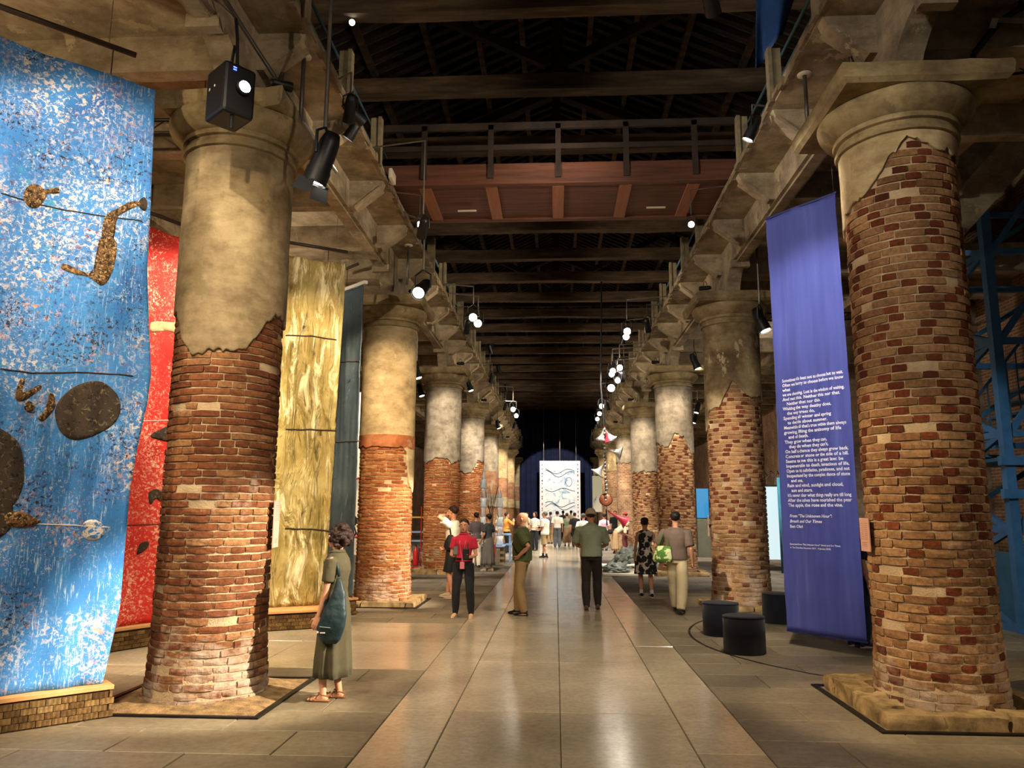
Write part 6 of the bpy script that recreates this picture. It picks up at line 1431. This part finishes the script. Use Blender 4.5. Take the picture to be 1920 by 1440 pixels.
# 17 person behind the banner
p = ground(1608, 1214)
person('person in dark clothes standing behind the blue poem banner', (p.x, p.y), -70, 1.72, dict(top=(cloth('navy_tee', '1c2136', '262c44'), 0.52, 0.4, 0.02), legs=(cloth('dark_denim', '1b2030', '252b3c'), 1.0, 0.012, 0.034), shoes=('shoe', cloth('navy_trainer', '1c2a44', '2a3c58'), sole_w)), dict(footL=(-0.05, 0.0, 0), footR=(0.05, 0.03, 0)), 'm', ('short', hair_bk), vox=0.010)
# mid-distance people
grey = cloth('grey_plum_tee', '4d4348', '5b5056'); pgrey = cloth('grey_skirt', '5d5b57', '6d6b66'); beige = cloth('beige_cotton', 'b19f80', 'c0ae8e'); offw = cloth('off_white', 'cdc3b0', 'd9cfbc')
white_sh = ('shoe', cloth('white_trainer', 'c9c4ba', 'd6d1c7'), sole_w); dark_sh = ('shoe', blk, sole_d)
p = at_feet(892, 1064)
person('person in a grey plum tee and pale trousers looking at the glass towers', p, 18, 1.72, dict(top=(grey, 0.52, 0.42, 0.02), legs=(offw, 1.0, 0.014, 0.035), shoes=dark_sh), dict(handL=(-0.08, 0.14, 0.6)), 'f', ('short', hair_bk), vox=0.010)
p = at_feet(915, 1071)
WS = person('woman in a black and grey tee and long grey skirt with white trainers', p, 52, 1.68, dict(top=(cloth('black_grey_tee', '1d1e20', '3f4446'), 0.56, 0.36, 0.014), skirt=(pgrey, 0.10, 0.10, 0.125, 0.14), shoes=white_sh), dict(handL=(-0.12, 0.07, 0.52), footL=(-0.05, 0.04, 0), footR=(0.06, -0.03, 0)), 'f', ('short', hair_bk), vox=0.010)
t = thing('red_bag', 'red shopping bag hanging at the side of the woman in the grey skirt', 'bag', WS.M @ (WS.handR+Vector((0.03, -0.02, -0.06)))); MB().box((0, 0, -0.1), (0.12, 0.26, 0.40)).build('bag_body', red_m, t, bevel=0.02); MB().tube([(0, -0.08, 0.1), (0, -0.05, 0.22), (0, 0.05, 0.22), (0, 0.08, 0.1)], 0.008, 6).build('handle', red_m, t)
p = at_feet(1022, 1046)
person('grey-haired man in a white shirt and khaki shorts holding a phone', p, 62, 1.76, dict(top=(offw, 0.485, 0.36, 0.024), legs=(khaki, 0.45, 0.014), shoes=dark_sh, socks=blk), dict(handL=(-0.06, 0.16, 0.62), handR=(0.06, 0.15, 0.60), footL=(-0.05, -0.06, 0), footR=(0.055, 0.08, 0), curl=0.9), 'm', ('short', hair_gr), vox=0.010, w=1.05)
p = at_feet(1045, 1026)
person('person in a cream tee and grey trousers with their back turned', p, 3, 1.80, dict(top=(offw, 0.52, 0.42, 0.022), legs=(cloth('grey_trouser', '4f4f50', '5c5c5d'), 1.0, 0.020, 0.04), shoes=dark_sh), dict(footL=(-0.06, 0.03, 0)), 'm', ('short', hair_bk), vox=0.012)
p = at_feet(1154, 1038)
person('woman in a cream top and long tan skirt bending over the grey sculpture', p, -68, 1.66, dict(top=(beige, 0.56, 0.45, 0.022), skirt=(cloth('tan_skirt', '8f7450', 'a08560'), 0.08, 0.10, 0.12, 0.10), shoes=('shoe', tanleather, sole_d)), dict(bend=58, handL=(-0.08, 0.36, 0.46), handR=(0.08, 0.36, 0.44), headpitch=-10), 'f', ('bob', cloth('cream_scarf', 'b8aa8e', 'c8ba9e')), vox=0.012)
q = ground(1154, 1038); t = thing('belt_bag', 'black belt bag on the back of the bending woman', 'bag', (q.x-0.22, q.y-0.16, 0.92)); remesh(MB().sphere((0, 0, 0), (0.13, 0.07, 0.11), 14, 10).build('bag_body', blk, t, smooth=True), 0.014, 2, 0.01); MB().tube([(-0.1, 0.05, 0.0), (0.05, -0.03, 0.10), (0.2, 0.06, 0.12)], 0.012, 6).build('bag_strap', blk, t)
def far(u, Y, yaw, Ht, label, top, leg, hair, sex='m', pose=None, skirt=None, cap=None):
    pp = atY(u, 1000, Y); o = dict(top=(top, 0.52, 0.42, 0.02), shoes=dark_sh)
    if skirt: o['skirt'] = (leg, skirt, 0.10, 0.125, 0.1)
    else: o['legs'] = (leg, 1.0, 0.012, 0.034)
    if cap: o['cap'] = cap
    return person(label, (pp.x, Y), yaw, Ht, o, pose, sex, hair, vox=0.014, face=False)
orange = cloth('orange_tee', 'b8702a', 'c98036'); pinkc = cloth('pink_shirt', 'c49aa8', 'd2aab6'); olv = cloth('olive_tee', '5b5f45', '686c52')
far(950, 33.5, -60, 1.72, 'person in an orange and cream top raising a phone', orange, blk, ('short', hair_bk), 'f', dict(handL=(-0.03, 0.17, 0.78), handR=(0.05, 0.17, 0.78)))
far(934, 37, 120, 1.66, 'person in a beige tee standing near the glass towers', beige, khaki, ('short', hair_br), 'f')
far(1003, 36, 150, 1.74, 'woman in a cream blouse with a dark cross strap', offw, blk, ('bob', hair_br), 'f', dict(handL=(-0.06, 0.12, 0.6)))
far(988, 41, 120, 1.74, 'person in a tan shirt beside the dark curtain', beige, blk, ('short', hair_br))
far(1032, 44, 30, 1.76, 'person in a grey tee standing before the far lit hanging', grey, khaki, ('short', hair_bk))
far(1063, 41, 10, 1.70, 'woman in an olive tee and long brown skirt before the far lit hanging', olv, cloth('brown_skirt', '6d4f34', '7d5d40'), ('short', hair_br), 'f', None, 0.1)
far(1078, 40, -20, 1.72, 'person in a black coat before the far lit hanging', blk, blk, ('short', hair_bk))
far(1056, 53, 0, 1.84, 'tall person in a sage shirt closest to the far lit hanging', sage, dkbr, ('short', hair_bk))
far(1071, 54, 8, 1.86, 'tall person in a white shirt closest to the far lit hanging', offw, blk, ('short', hair_bk))
far(1094, 30, -10, 1.70, 'person in white standing ahead of the man with the cap', whit, khaki, ('short', hair_gr))
far(1133, 36.5, 10, 1.68, 'person in a pale pink shirt beneath the hanging horns', pinkc, pgrey, ('short', hair_bk), 'f')
far(1154, 41, 170, 1.82, 'person in a black vest standing against the far brick columns', blk, dkbr, ('short', hair_bk))
far(1173, 37, 60, 1.74, 'person in a white shirt, burgundy trousers and red cap', offw, cloth('burgundy_trouser', '4c1a20', '5c242a'), ('cap', hair_bk), 'm', dict(handL=(-0.1, 0.12, 0.6)), None, cloth('red_cap', '7c2020', '922a28'))
